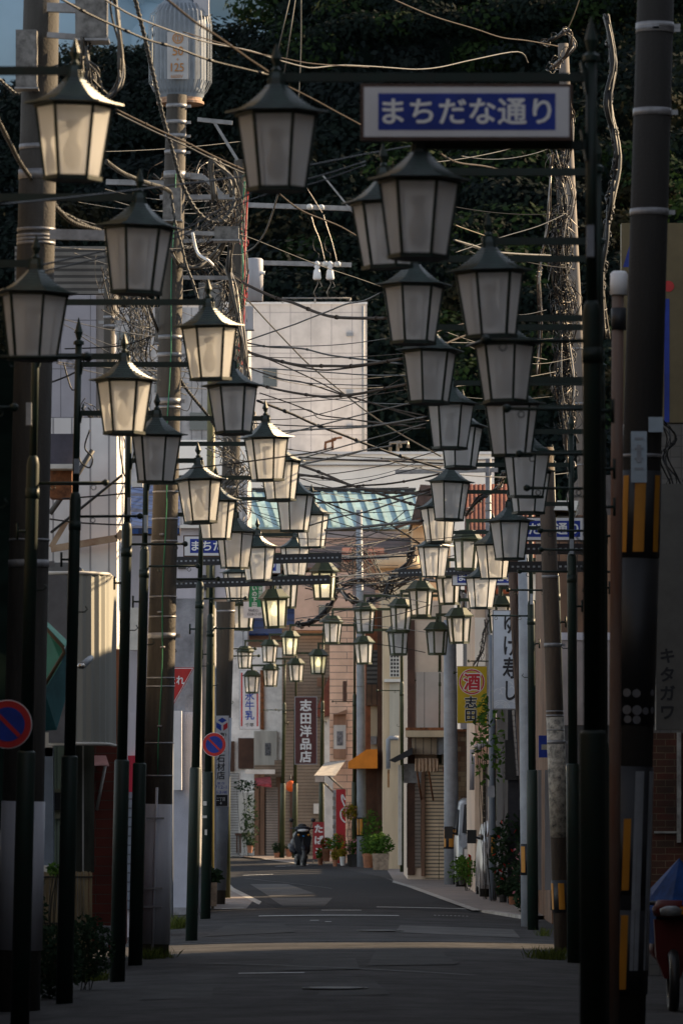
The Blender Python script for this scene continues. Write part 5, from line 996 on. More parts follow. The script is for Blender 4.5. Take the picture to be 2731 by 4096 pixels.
W = [
 ('thick brown lashed cable over the top edge of the white block', [(900, 1085), (983, 1136), (1091, 1187), (1174, 1212), (1270, 1251), (1346, 1269), (1468, 1273), (1545, 1273)], 80, 70, .022, M_BRNC, 1),
 ('blue black wavy wire rising right across the white block', [(990, 1362), (1091, 1327), (1174, 1299), (1232, 1276), (1315, 1244), (1385, 1216), (1455, 1203), (1525, 1169)], 78, 66, .010, M_BLKC, 0),
 ('long tan stay wire slanting down across the white block', [(951, 1161), (1002, 1213), (1066, 1283), (1168, 1391), (1232, 1455), (1346, 1551), (1461, 1643), (1589, 1729), (1761, 1825)], 88, 80, .011, M_YELC, 0),
 ('dark cable sagging right across the middle of the white block', [(977, 1369), (1079, 1388), (1206, 1394), (1315, 1420), (1461, 1439), (1610, 1456)], 78, 70, .013, M_BLKC, 1),
 ('thin dark wire nearly level across the white block', [(977, 1386), (1110, 1385), (1280, 1383), (1420, 1372), (1560, 1352)], 78, 70, .006, M_BLKC, 0),
 ('thick brown lashed cable dipping across the white block', [(945, 1388), (1008, 1413), (1110, 1442), (1206, 1461), (1334, 1464), (1404, 1464), (1506, 1452), (1610, 1434)], 76, 66, .019, M_BRNC, 1),
 ('brown messenger wire below the dipping lashed cable', [(1008, 1418), (1150, 1455), (1283, 1480), (1404, 1470), (1506, 1455)], 76, 68, .012, M_BRNC, 0),
 ('thin black wire at the window of the white block', [(957, 1455), (983, 1471), (1110, 1477), (1315, 1490), (1468, 1500), (1640, 1502)], 80, 70, .009, M_BLKC, 0),
 ('dark cable slanting right below the window of the white block', [(1008, 1410), (1110, 1452), (1257, 1519), (1372, 1576), (1538, 1627), (1697, 1662)], 80, 72, .010, M_BRNC, 0),
 ('second dark cable slanting right below the window', [(1008, 1477), (1123, 1515), (1219, 1531), (1359, 1576), (1474, 1608), (1697, 1681)], 80, 72, .012, M_BRNC, 1),
 ('thick dark lashed cable dipping low over the white block', [(1000, 1528), (1091, 1554), (1206, 1576), (1295, 1586), (1410, 1579), (1538, 1554), (1630, 1536)], 74, 66, .017, M_BRNC, 1),
 ('thin black wire level beneath the dipping lashed cable', [(1050, 1505), (1219, 1531), (1410, 1540), (1530, 1542)], 78, 72, .007, M_BLKC, 0),
 ('thick black cable falling right from the lantern finial', [(1028, 1602), (1168, 1656), (1257, 1697), (1359, 1735), (1474, 1780), (1602, 1825), (1761, 1872)], 76, 78, .018, M_BLKC, 1),
 ('grey brown wire falling right above the thick black cable', [(1040, 1572), (1168, 1616), (1283, 1660), (1400, 1676), (1520, 1695), (1640, 1705), (1697, 1712)], 80, 76, .010, M_BRNC, 0),
 ('slack pale wire with a loop near the right lanterns', [(1160, 1640), (1240, 1640), (1280, 1675), (1400, 1678), (1520, 1690), (1620, 1700), (1650, 1715), (1700, 1710)], 82, 78, .007, M_GREYC, 0),
 ('black bundled cable almost level low on the white block', [(1110, 1726), (1283, 1716), (1461, 1707), (1570, 1691), (1710, 1666)], 68, 60, .011, M_BLKC, 1),
 ('upper of three black wires rising right over the low building', [(1193, 1837), (1346, 1793), (1461, 1761), (1602, 1723), (1710, 1692)], 66, 60, .008, M_BLKC, 0),
 ('middle of three black wires rising right over the low building', [(1120, 1740), (1283, 1700), (1461, 1655), (1600, 1622), (1700, 1600)], 66, 60, .008, M_BLKC, 0),
 ('lowest of three black wires rising right over the low building', [(1200, 1860), (1340, 1828), (1461, 1800), (1570, 1783)], 66, 60, .010, M_BLKC, 1),
 ('near black cable across the sunlit lantern at the left centre', [(700, 1880), (900, 1858), (1000, 1845), (1110, 1830), (1240, 1812), (1330, 1790)], 52, 50, .007, M_BLKC, 0),
 ('brown lashed cable slanting right above the teal roof', [(1200, 1861), (1296, 1896), (1407, 1942), (1525, 1965), (1621, 1972), (1730, 1980)], 80, 72, .020, M_BRNC, 1),
 ('second brown lashed cable crossing it above the teal roof', [(1195, 1898), (1315, 1915), (1407, 1942), (1544, 1984), (1690, 2030)], 82, 74, .020, M_BRNC, 1),
 ('black cable dipping along the top of the teal roof', [(1200, 1943), (1315, 1953), (1430, 1943), (1544, 1936), (1659, 1918), (1755, 1896)], 84, 78, .014, M_BRNC, 1),
 ('brown cable rising right across the teal roof', [(1260, 2012), (1391, 2007), (1498, 1999), (1602, 1982), (1720, 1957)], 84, 76, .016, M_BRNC, 1),
 ('taut black wire rising right across the teal roof', [(1235, 2103), (1353, 2068), (1468, 2045), (1583, 2008), (1716, 1968)], 70, 66, .010, M_BLKC, 0),
 ('thick black cable under the teal roof', [(1300, 2121), (1430, 2110), (1583, 2093), (1690, 2083)], 72, 66, .018, M_BLKC, 0),
 ('dark cable falling right over the teal roof to the cream wall', [(1260, 1993), (1372, 2037), (1468, 2072), (1544, 2091), (1610, 2130), (1675, 2172)], 90, 86, .014, M_BRNC, 1),
 ('thin black wire falling right beneath the teal roof', [(1300, 2133), (1430, 2148), (1544, 2156), (1662, 2170)], 90, 86, .009, M_BLKC, 0),
 ('second thin wire falling right beneath the teal roof', [(1270, 1995), (1372, 2060), (1450, 2100), (1530, 2135), (1680, 2176)], 90, 86, .008, M_BLKC, 0),
 ('thin wire crossing the sunlit lanterns from the left lantern', [(960, 2135), (1100, 2148), (1300, 2158), (1500, 2160), (1690, 2160), (1800, 2150), (1900, 2140)], 60, 60, .004, M_BLKC, 0),
 ('black wire leaving the upper perforated bar to the right', [(1366, 2238), (1490, 2232), (1590, 2226), (1670, 2222)], 84, 84, .012, M_BLKC, 0),
 ('black wire leaving the lower perforated bar to the right', [(1320, 2308), (1468, 2298), (1590, 2292)], 84, 96, .012, M_BLKC, 0),
 ('dark level wire over the low white building', [(1195, 1829), (1391, 1840), (1583, 1846), (1770, 1854)], 90, 84, .014, M_BRNC, 0),
 ('rust tinted cable rising right behind the twin right lanterns', [(1640, 1385), (1740, 1330), (1830, 1300), (1890, 1290)], 70, 74, .010, M_BRNC, 1),
 ('brown cable running right between the upper right lanterns', [(1780, 1375), (1850, 1345), (1910, 1330), (1990, 1300)], 72, 76, .014, M_BRNC, 1),
 ('pale cable right of the sign crossing to the thick post', [(1760, 615), (1830, 650), (1940, 665), (2060, 690), (2210, 687)], 60, 74, .012, M_BRNC, 1),
 ('grey cable right of the twin lantern running to the post', [(1815, 960), (1900, 985), (1960, 1005), (2060, 1015), (2200, 1022)], 62, 74, .013, M_GREYC, 1),
 ('dark thin wire rising right behind the right lanterns', [(1820, 1010), (2000, 950), (2150, 905), (2250, 860)], 74, 84, .007, M_BLKC, 0),
 ('tan wire falling right beside the right lantern column', [(1820, 900), (1850, 912), (1930, 940), (1980, 960)], 70, 72, .008, M_YELC, 0),
]
for lb, pts, d0, d1, r, m, l in W: cable(lb, pts, d0, d1, r, m, lash=l)
random.seed(77)
for i in range(22):                                   # many thin wires nothing tells apart
    x0 = rnd(900, 1080); y0 = rnd(1400, 2050); y1 = y0+rnd(-170, 230); x1 = rnd(1600, 1760); sg = rnd(10, 70)
    cable('thin dark wire, one of many crossing the street before the white block', [(x0+(x1-x0)*t, y0+(y1-y0)*t+sg*4*t*(1-t)) for t in (0, .2, .4, .6, .8, 1)], rnd(74, 92), rnd(66, 80), rnd(.004, .008), M_BLKC if i % 3 else M_BRNC, lash=i % 4 == 0)['group'] = 'thin wires before the white block'
for i in range(16):
    x0 = rnd(180, 460); y0 = rnd(600, 1500); x1 = rnd(760, 1000); y1 = y0+rnd(-60, 260); sg = rnd(5, 60)
    cable('thin dark wire, one of many strung behind the upper left lanterns', [(x0+(x1-x0)*t, y0+(y1-y0)*t+sg*4*t*(1-t)) for t in (0, .25, .5, .75, 1)], rnd(58, 70), rnd(68, 84), rnd(.004, .008), M_BLKC, lash=i % 4 == 0)['group'] = 'thin wires at the upper left'
for i in range(12):
    x0 = rnd(1500, 1900); y0 = rnd(600, 1850); x1 = rnd(2180, 2300); y1 = y0+rnd(-160, 120); sg = rnd(5, 50)
    cable('thin dark wire, one of many strung behind the right lantern column', [(x0+(x1-x0)*t, y0+(y1-y0)*t+sg*4*t*(1-t)) for t in (0, .25, .5, .75, 1)], rnd(66, 80), rnd(74, 86), rnd(.004, .008), M_BLKC)['group'] = 'thin wires at the right'
for i in range(26):
    x0 = rnd(1180, 1380); y0 = rnd(2140, 2480); x1 = rnd(1560, 1900); y1 = y0+rnd(-150, 120); sg = rnd(-10, 50)
    cable('thin dark wire, one of many in the web over the far shops', [(x0+(x1-x0)*t, y0+(y1-y0)*t+sg*4*t*(1-t)) for t in (0, .25, .5, .75, 1)], rnd(100, 130), rnd(95, 130), rnd(.005, .010), M_BLKC)['group'] = 'thin wires over the far shops'
# curled service drops on the left
for lb, pts, d in [
 ('black drop wire with curl under the near left lantern', [(255, 1450), (290, 1560), (320, 1510), (300, 1470), (330, 1440), (400, 1420)], 60),
 ('coiled black wire hanging before the white corrugated house', [(310, 1800), (325, 1850), (360, 1870), (370, 1830), (340, 1790), (360, 1720)], 60),
 ('twisted black lead dropping down the sunlit white wall', [(478, 1740), (482, 1810), (490, 1860), (496, 1895), (520, 1930)], 60),
 ('black stay slanting across the white corrugated house', [(203, 2130), (330, 2030), (490, 1900)], 61),
 ('black wire level across the white corrugated house', [(200, 1938), (330, 1938), (510, 1933)], 61),
 ('second black wire level across the white corrugated house', [(250, 1995), (380, 1985), (510, 1973)], 61),
 ('third thin wire low across the white corrugated house', [(200, 2076), (330, 2092), (500, 2100)], 61),
 ('dark wire between the spear topped post and the left pole', [(205, 1530), (300, 1490), (400, 1420), (520, 1440)], 55),
 ('dark cable level behind the near left lanterns', [(260, 1395), (400, 1390), (520, 1375), (640, 1330)], 70),
 ('curled black wire hanging from the small far lanterns', [(1440, 2560), (1500, 2575), (1600, 2590), (1700, 2610)], 120)]:
    cable(lb, pts, d, d, .009, M_BLKC, name='drop_wire')
# cable bundles and jumper loops
def bundle(label, path, d, n, spread, r, mats, loops=0, name='cable_bundle'):
    mb = MB()
    for i in range(n):
        mb.m = i % len(mats); off = [(rnd(-spread, spread), rnd(-spread*.6, spread*.6)) for _ in path]
        pts = [P(p[0]+o[0], p[1]+o[1], d+rnd(-.3, .3)) for p, o in zip(path, off)]; mb.tube(smooth_path(pts, 4), r*rnd(.6, 1.4), 5)
    for i in range(loops):
        mb.m = i % len(mats); k = rnd(0, len(path)-1.001); a, b = path[int(k)], path[int(k)+1]; f = k-int(k); cx, cy = a[0]+(b[0]-a[0])*f, a[1]+(b[1]-a[1])*f; R = rnd(.5, 1.6)*spread
        t0 = rnd(0, 6); pts = [P(cx+R*math.cos(t0+t*.7)*rnd(.7, 1.2)+rnd(-spread, spread)*.2, cy+R*1.3*math.sin(t0+t*.7)*rnd(.7, 1.2), d+rnd(-.2, .2)) for t in range(6)]
        mb.tube(smooth_path(pts, 3), r*rnd(.5, .9), 4)
    return solo(name, mb, mats, label, 'cable bundle')
G4 = [M_GREYC, M_BLKC, M_GREYC, M_SHINY]; K4 = [M_BLKC, M_BLKC, M_SHINY, M_BLKC, M_BRNC]
bundle('bundle of grey tubes looping below the top left junction box', [(335, 150), (340, 260), (360, 360), (420, 390), (470, 350), (480, 250), (462, 60), (450, -20)], 49.6, 5, 16, .016, [M_GREYC, M_GREYC, M_BLKC])
bundle('short grey tubes dropping from the top left junction box', [(350, 155), (345, 230), (370, 300), (410, 370)], 49.8, 6, 32, .013, [M_GREYC, M_BLKC])
bundle('grey tube loops bending over the tangle right of the transformer pole', [(860, 800), (840, 640), (880, 660), (925, 720), (935, 780)], 65, 6, 14, .016, [M_GREYC])
bundle('grey tubes falling from the horizontal cable box', [(930, 960), (915, 1060), (935, 1160), (960, 1290), (978, 1400), (990, 1520)], 66, 9, 13, .014, [M_GREYC, M_GREYC, M_SHINY, M_BLKC])
bundle('grey tube bundle sweeping left from the horizontal cable box', [(900, 960), (860, 1020), (800, 1065), (740, 1070), (700, 1035), (690, 1000)], 65.5, 7, 12, .016, [M_GREYC, M_GREYC, M_BLKC])
bundle('wires climbing the back pole right of the transformer', [(985, 720), (975, 900), (980, 1100), (968, 1300), (960, 1520)], 93, 8, 13, .012, [M_BLKC, M_RED, M_GREYC, M_SHINY, MATS['green_wire']], 16)
bundle('tangle of wires and clamps between the left poles', [(700, 900), (780, 960), (860, 900), (900, 830), (840, 720)], 68, 10, 40, .008, G4, 36, 'wire_tangle')
bundle('tangle of wires above the left sunlit lantern', [(540, 1180), (600, 1300), (560, 1420), (640, 1500), (720, 1560)], 72, 10, 45, .008, G4, 36, 'wire_tangle')
bundle('tangle of wires low behind the left sunlit lantern pair', [(850, 1780), (920, 1830), (980, 1880), (920, 1950), (960, 2050)], 80, 9, 36, .009, G4, 34, 'wire_tangle')
bundle('tangle of wires left of the back pole above the dull lantern', [(890, 1250), (950, 1380), (930, 1500), (1000, 1640), (1010, 1760)], 84, 9, 26, .009, G4, 30, 'wire_tangle')
bundle('thin dark tangle left between pole and spear topped post', [(350, 1640), (420, 1720), (470, 1780), (440, 1860)], 66, 6, 26, .008, K4, 14, 'wire_tangle')
T4 = [M_BLKC, M_GREYC, M_BLKC, M_BRNC]
bundle('fine wire mesh strung around the transformer pole arms', [(640, 720), (760, 760), (880, 700), (940, 860), (820, 980), (700, 1040)], 66.5, 12, 46, .006, T4, 70, 'wire_tangle')
bundle('fine wire mesh between the second and third concrete poles', [(760, 1000), (860, 1080), (930, 1220), (840, 1330), (760, 1450)], 78, 12, 48, .007, T4, 60, 'wire_tangle')
bundle('fine wire mesh left of the transformer pole behind the lanterns', [(430, 1080), (500, 1220), (560, 1330), (480, 1480), (560, 1600)], 75, 10, 46, .007, T4, 50, 'wire_tangle')
bundle('fine dark wire mesh at the slim pale pole', [(2220, 600), (2270, 800), (2230, 1000), (2280, 1250), (2240, 1480), (2280, 1760)], 84.8, 12, 34, .009, [M_BLKC, M_BLKC, M_BRNC, M_SHINY], 80, 'wire_tangle')
bundle('white cable lead bright against the left tangle', [(770, 930), (790, 1010), (830, 1040), (850, 1060)], 64, 1, 2, .016, [M_WHITE])
bundle('hanging cable bundle down the slim pale pole', [(2262, 380), (2275, 560), (2240, 760), (2262, 950), (2250, 1150), (2262, 1330), (2285, 1550), (2270, 1760), (2280, 1900)], 85, 9, 16, .016, K4, 70)
bundle('glinting outer strands beside the slim pale pole', [(2205, 620), (2195, 800), (2185, 930), (2150, 1100), (2160, 1300), (2150, 1500)], 84.5, 4, 9, .012, [M_BRNC, M_SHINY], 6)
bundle('dense knot of fittings midway down the slim pale pole', [(2235, 850), (2250, 980), (2225, 1090), (2240, 1250), (2255, 1420), (2235, 1600)], 85, 6, 30, .014, K4, 90, 'wire_tangle')
bundle('wiry knot at the head of the slim pale pole', [(2170, 175), (2220, 150), (2265, 125), (2290, 180), (2240, 240), (2200, 270)], 85.5, 5, 14, .014, [M_BLKC, M_SHINY, M_BRNC], 14, 'wire_tangle')
bundle('lumpy black cable bundle down the shaded gap left of the massive pole', [(2420, 60), (2452, 250), (2430, 420), (2470, 620), (2440, 800), (2425, 950), (2405, 1150), (2425, 1350)], 62, 7, 12, .018, [M_BLKC, M_BLKC, M_BLKC, M_BLKC, M_GREYC], 60)
bundle('black slack bundle sagging over the far lanterns at left', [(1190, 2500), (1250, 2490), (1310, 2440), (1340, 2380), (1345, 2310)], 128, 6, 8, .03, K4, 20)
bundle('glinting slack bundle sagging over the far lanterns in the middle', [(1345, 2330), (1390, 2390), (1440, 2410), (1500, 2400), (1545, 2370), (1570, 2330)], 128, 6, 8, .03, K4, 22)
bundle('glinting bundle climbing to the right of the far middle pole', [(1545, 2390), (1570, 2320), (1600, 2290), (1640, 2240), (1650, 2190)], 126, 6, 12, .026, K4, 26)
bundle('web of thin wires fanning across the far middle', [(1240, 2330), (1340, 2345), (1450, 2310), (1560, 2350), (1690, 2300)], 130, 16, 42, .011, [M_BLKC, M_BRNC], 0, 'wire_tangle')
bundle('web of thin stay wires around the far middle pole', [(1330, 2230), (1400, 2290), (1440, 2180), (1500, 2300), (1560, 2390)], 140, 9, 40, .012, [M_BLKC, M_GREYC], 6, 'wire_tangle')
bundle('black slack coil under the right far lanterns', [(1700, 2318), (1760, 2325), (1800, 2330), (1842, 2380), (1850, 2440), (1890, 2448), (1915, 2420)], 112, 5, 6, .025, K4, 26)
bundle('curled wires around the hook of the yellow liquor sign', [(1900, 2660), (1930, 2600), (1935, 2540), (1945, 2480)], 102, 5, 10, .010, [M_BLKC, M_GREYC], 10, 'wire_tangle')
bundle('dark wires dropping beside the right tiled wall', [(2650, 1690), (2690, 1760), (2660, 1830), (2700, 1940), (2680, 2060)], 57, 6, 26, .008, [M_BLKC], 5, 'wire_tangle')
bundle('red and black leads between the terracotta roofs', [(1860, 2060), (1920, 1990), (1990, 1950), (2010, 1890)], 104, 5, 10, .018, K4, 14)
# ---------------------------------------------------------------- plants, pots, vehicles, small things
random.seed(33)
LF = leafmat('leaf_green', (.03, .075, .015), (.10, .19, .03)); LFD = leafmat('leaf_dark', (.012, .028, .014), (.035, .06, .03)); LFY = leafmat('leaf_yellow', (.12, .11, .015), (.28, .20, .02))
FLR = leafmat('flower_red', (.3, .01, .01), (.5, .05, .04)); FLY = leafmat('flower_yellow', (.45, .25, .01), (.6, .4, .03)); FLP = leafmat('flower_pink', (.5, .16, .22), (.6, .3, .32))
M_TERRA = mat('terracotta', (.30, .13, .07), .85, .2, 6); M_STONE = mat('crazed_stone', (.30, .23, .17), .85, .25, 9, bump=.5); M_POTW = mat('white_pot', (.5, .49, .47), .6, .1); M_POTB = mat('black_pot', (.03, .03, .03), .6, .1)
def pot(label, x, yb, w, h, d, m, foli, fl=None, nf=130, fh=None, sz=.05, square=False):
    k = d/F; c = P(x, yb, d); r = w*k/2; H = h*k
    if c.z < 0: c.z = 0
    th = Thing('potted_plant', label, 'potted plant', c)
    b = MB()
    if square: b.lathe([(r*1.25, 0), (r*1.41, H*.95), (r*1.41, H), (r*1.25, H), (r*1.2, H*.9)], c, 4, math.pi/4)
    else: b.lathe([(r*.72, 0), (r*.93, H*.82), (r*1.05, H*.82), (r*1.05, H), (r*.9, H), (r*.88, H*.9)], c, 16)
    th.part('pot', b, m)
    fhh = (fh or w)*k*1.3; nf = int(nf*1.5); cc = c+Vector((0, 0, H+fhh*.42)); b = MB(); b.leaves(cc, (r*1.55, r*1.3, fhh*.62), nf, sz, .2, .7)
    for _ in range(8): b.tube([c+Vector((rnd(-r*.4, r*.4), rnd(-r*.4, r*.4), H*.8)), cc+Vector((rnd(-r, r), rnd(-r, r), rnd(-.2, .5)*fhh))], .006, 4)
    th.part('foliage', b, foli)
    if fl:
        b = MB(); b.leaves(cc+Vector((0, -r*.3, fhh*.1)), (r*1.35, r*1.2, fhh*.6), 40, sz*.9, .6, 1); th.part('flowers', b, fl)
pot('small red pot with flowering plant right behind the tobacco sign', 1305, 3445, 34, 50, 149, M_TERRA, LF, FLR, 120, 34)
pot('tall terracotta pot with yellow and red flowers in the pot row', 1347, 3440, 52, 42, 147, M_TERRA, LF, FLY, 160, 46)
pot('small terracotta pot with white flowered tuft nearest the tobacco sign', 1281, 3462, 24, 30, 150, M_TERRA, LF, None, 110, 32)
pot('white round pot in the middle of the pot row', 1370, 3462, 24, 36, 146, M_POTW, LFY, None, 90, 28)
pot('dark square pot with pink flowers before the slim steel pole', 1410, 3464, 46, 46, 147.5, M_POTB, LF, FLP, 170, 50, square=True)
pot('yellow leaved spiky plant in a small pot in the pot row', 1340, 3466, 20, 26, 144, M_TERRA, LFY, None, 80, 34)
pot('big red pot half hidden behind the slim steel pole', 1472, 3476, 46, 62, 144.5, M_TERRA, LF, None, 160, 60)
pot('large stone pattern square planter with dense green shrub', 1522, 3480, 68, 66, 140.5, M_STONE, LF, None, 420, 62, .055, True)
pot('small pot with dim leaves at the foot of the brown posts', 1108, 3436, 26, 24, 168, M_TERRA, LFD, None, 110, 34)
pot('low red pot beside the old green post', 1155, 3428, 28, 34, 168, M_TERRA, LFD, None, 50, 10)
pot('red pot at the foot of the white stucco wall', 1000, 3412, 24, 30, 170, M_TERRA, LFD, None, 80, 20)
pot('stone patterned pot with spiky sword leaves beside the grey wrapped pole', 846, 3625, 46, 96, 91, M_STONE, LFD, None, 50, 40, .12, True)
for i, (x, yb, w, h, d) in enumerate([(1845, 3540, 26, 40, 113), (1880, 3548, 26, 42, 111), (1915, 3552, 28, 44, 108)]):
    pot(('leftmost', 'middle', 'rightmost')[i]+' black pot in front of the parked silver van', x, yb, w, h, d, M_POTB, LF, FLR if i == 1 else None, 170, 60, .06)
for i, (x, yb, w, h, d) in enumerate([(2010, 3640, 34, 44, 98), (2050, 3655, 36, 46, 96), (2085, 3660, 30, 44, 95)]):
    pot(('leftmost', 'middle', 'rightmost')[i]+' dark pot under the shaded shrub near the square post', x, yb, w, h, d, M_TERRA if i else M_POTB, LFD, None, 120, 40, .06)
def shrub(label, c, rad, n, sz, m, trunk=None, name='shrub', fl=None, stems=0):
    z = 0; th = Thing(name, label, name.replace('_', ' '), (c[0], c[1], 0)); b = MB(); b.leaves(c, rad, n, sz, .15, .8)
    th.part('foliage', b, m)
    b = MB()
    for _ in range(stems or 5):
        q = Vector((c[0]+rnd(-.2, .2)*rad[0], c[1], 0)); e = Vector((c[0]+rnd(-.8, .8)*rad[0], c[1]+rnd(-.5, .5)*rad[1], c[2]+rnd(-.2, .8)*rad[2])); b.tube(smooth_path([q, q.lerp(e, .5)+Vector((rnd(-.1, .1), 0, .1)), e], 3), .006, 5)
    th.part('stem', b, mat('dark_stem', (.03, .025, .015), .8))
    if fl: b = MB(); b.leaves(c, rad, 26, sz*.8, .6, 1); th.part('flowers', b, fl)
shrub('tall shaded flowering shrub between the square post and dark green post', P(2050, 3420, 97), (.42, .35, .75), 700, .07, LFD, fl=FLR)
shrub('second shaded shrub nearer the dark green post', P(2095, 3500, 90), (.22, .3, .7), 380, .06, LFD, fl=FLP)
shrub('leafy climber spilling around the square post below the sushi sign', P(1965, 2990, 99), (.42, .3, .8), 150, .075, LF, name='climbing_plant')
shrub('climber sprigs crossing in front of the yellow liquor sign corner', P(1940, 2880, 101), (.16, .2, .5), 90, .07, LF, name='climbing_plant')
shrub('low bushes in front of the silver van', P(1865, 3480, 110), (.42, .3, .3), 320, .05, LF)
shrub('thin young tree against the white stucco wall', P(1000, 3290, 172), (.30, .3, .95), 260, .07, LFD, name='young_tree')
shrub('leafy branch hanging over the white stucco wall', P(985, 3140, 173), (.42, .3, .22), 110, .07, LFD)
shrub('yellow flowering bush hung on the post left of the slim steel pole', P(1402, 3248, 146), (.22, .2, .22), 190, .055, LFY, fl=FLP)
shrub('tall green bush behind the slim steel pole', P(1486, 3330, 145), (.30, .2, .62), 420, .055, LF)
shrub('dark weeds climbing at the foot of the spear topped post', P(345, 3790, 55), (.30, .4, .34), 1100, .035, LFD)
shrub('dark undergrowth beside the bamboo screen', P(215, 3850, 53), (.30, .5, .36), 1200, .04, LFD)
shrub('dark creeper up the side of the big left pole', P(165, 3650, 54.5), (.06, .15, .35), 120, .035, LFD, name='climbing_plant')
shrub('broad leaved plant above the bamboo screen', P(220, 3480, 58), (.09, .1, .07), 40, .05, LF)
def grass(label, x, y, w, h, n):
    q = G(x, y); b = MB(); k = q.y/F
    for _ in range(n):
        c = q+Vector((max(-1.6, min(1.6, random.gauss(0, .55)))*w*k, rnd(-.5, .5), 0)); l = h*k*rnd(.4, 1.1); t = rnd(-.7, .7); u = Vector((math.cos(t*2), math.sin(t*2), 0))*.004
        e = c+Vector((math.sin(t)*l, rnd(-.1, .1), math.cos(t)*l)); mid = c.lerp(e, .5)+Vector((0, 0, l*.15)); b.add([c-u, c+u, mid+u*.8, e, mid-u*.8], [(0, 1, 2, 3, 4)])
    o = obj('grass', mesh_from('grass', b, leafmat('grass_blade', (.04, .06, .012), (.12, .14, .03)))); tag(o, label, 'grass', None, 'stuff')
grass('tufts of grass at the foot of the transformer pole', 615, 3842, 60, 60, 420); grass('bright grass tufts by the white lower wall', 705, 3720, 36, 70, 260); grass('grass tufts at the foot of the tarred pole', 2200, 3842, 70, 60, 420); grass('sparse weeds by the dark green post', 2170, 3745, 20, 40, 80); grass('weeds at the foot of the spear topped post', 380, 3925, 70, 50, 300)
# bamboo screen
th = Thing('bamboo_screen', 'weathered bamboo screen leaning along the left shop front', 'bamboo screen', (X(260, 58.3), 58.3, 0)); b = MB()
x = 152
while x < 372: b.tube([Vector((X(x, 58.3), 58.3+rnd(-.01, .01), .02)), Vector((X(x+rnd(-1.5, 1.5), 58.3), 58.3, Z(3487+rnd(-4, 4), 58.3)))], .009, 5); x += 6.5
th.part('canes', b, mat('bamboo', (.20, .15, .08), .7, .35, 14, streak=1)); b = MB(); b.rect(152, 3505, 372, 3511, 58.27, .012); b.rect(152, 3690, 372, 3696, 58.27, .012); th.part('tie_rail', b, M_BLACK)
b = MB(); b.rect(390, 3705, 445, 3760, 61, .2); b.rect(398, 3760, 430, 3790, 61, .2); solo('concrete_block', b, M_CONCG, 'broken concrete blocks at the foot of the red brick', 'concrete block')
# vending machine
th = Thing('vending_machine', 'red drinks vending machine with a white ribbon mark beside the pink house', 'vending machine', (X(1358, 150), 150.3, 0)); d = 150
b = MB(); b.box(X(1344, d), X(1382, d), d, d+.75, .12, Z(3157, d)); th.part('cabinet', b, mat('vending_red', (.42, .012, .02), .4, .08))
b = MB(); b.box(X(1332, d), X(1344, d)-.003, d+.02, d+.7, .12, Z(3160, d)); th.part('front', b, mat('vending_front', (.30, .30, .31), .3, .3, 8))
b = MB()
for j in range(6): b.box(X(1330, d), X(1342, d), d-.01, d+.015, Z(3390-j*38, d), Z(3376-j*38, d))
th.part('display_row', b, M_SHINY)
b = MB(); pts = [(1380, 3200), (1368, 3178), (1368, 3200), (1380, 3230), (1372, 3235), (1362, 3250), (1366, 3275), (1381, 3290)]; w = smooth_path([P(x, y, d-.01) for x, y in pts], 5)
for p, q in zip(w, w[1:]): t = (q-p).normalized(); nrm = Vector((-t.z, 0, t.x))*.02; b.add([p+nrm, q+nrm, q-nrm, p-nrm], [(0, 1, 2, 3)])
th.part('ribbon_mark', b, M_LET_W)
th = Thing('lantern_ornament', 'round orange paper lantern under the clothing sign', 'paper lantern', P(1163, 3160, 169)); b = MB(); b.lathe([(.05, -.17), (.13, -.12), (.16, 0), (.13, .12), (.05, .17)], P(1163, 3145, 169), 16, smooth=True); th.part('paper', b, mat('orange_paper', (.65, .10, .01), .6, .1))
b = MB(); b.tube([P(1163, 3124, 169), P(1163, 3098, 169.2)], .015, 5); th.part('hook', b, M_DARKST)
# loudspeaker
th = Thing('loudspeaker', 'cream horn loudspeaker on the post beside the tarred pole', 'loudspeaker', P(2262, 2070, 66)); d = 66; b = MB()
q0 = [P(2213, 2040, d), P(2302, 2042, d), P(2295, 2072, d), P(2221, 2071, d)]; q1 = [P(2228, 2002, d+.5), P(2312, 2003, d+.5), P(2310, 2052, d+.5), P(2224, 2045, d+.5)]
b.add(q0+q1, [(0, 4, 5, 1), (1, 5, 6, 2), (2, 6, 7, 3), (3, 7, 4, 0), (7, 6, 5, 4)]); th.part('horn', b, mat('cream_plastic', (.55, .50, .40), .5, .1))
b = MB(); i0 = [p.lerp((q0[0]+q0[2])/2, .08) for p in q0]; i1 = [p.lerp((q0[0]+q0[2])/2, .5)+Vector((0, .3, 0)) for p in q0]; b.add(i0+i1, [(0, 1, 5, 4), (1, 2, 6, 5), (2, 3, 7, 6), (3, 0, 4, 7), (4, 5, 6, 7)]); th.part('mouth', b, mat('horn_inside', (.25, .17, .06), .6, .2)); b = MB(); b.bar(P(2280, 2050, d+.5), P(2292, 2060, 64.3), .04, .04); th.part('bracket', b, M_GALV)
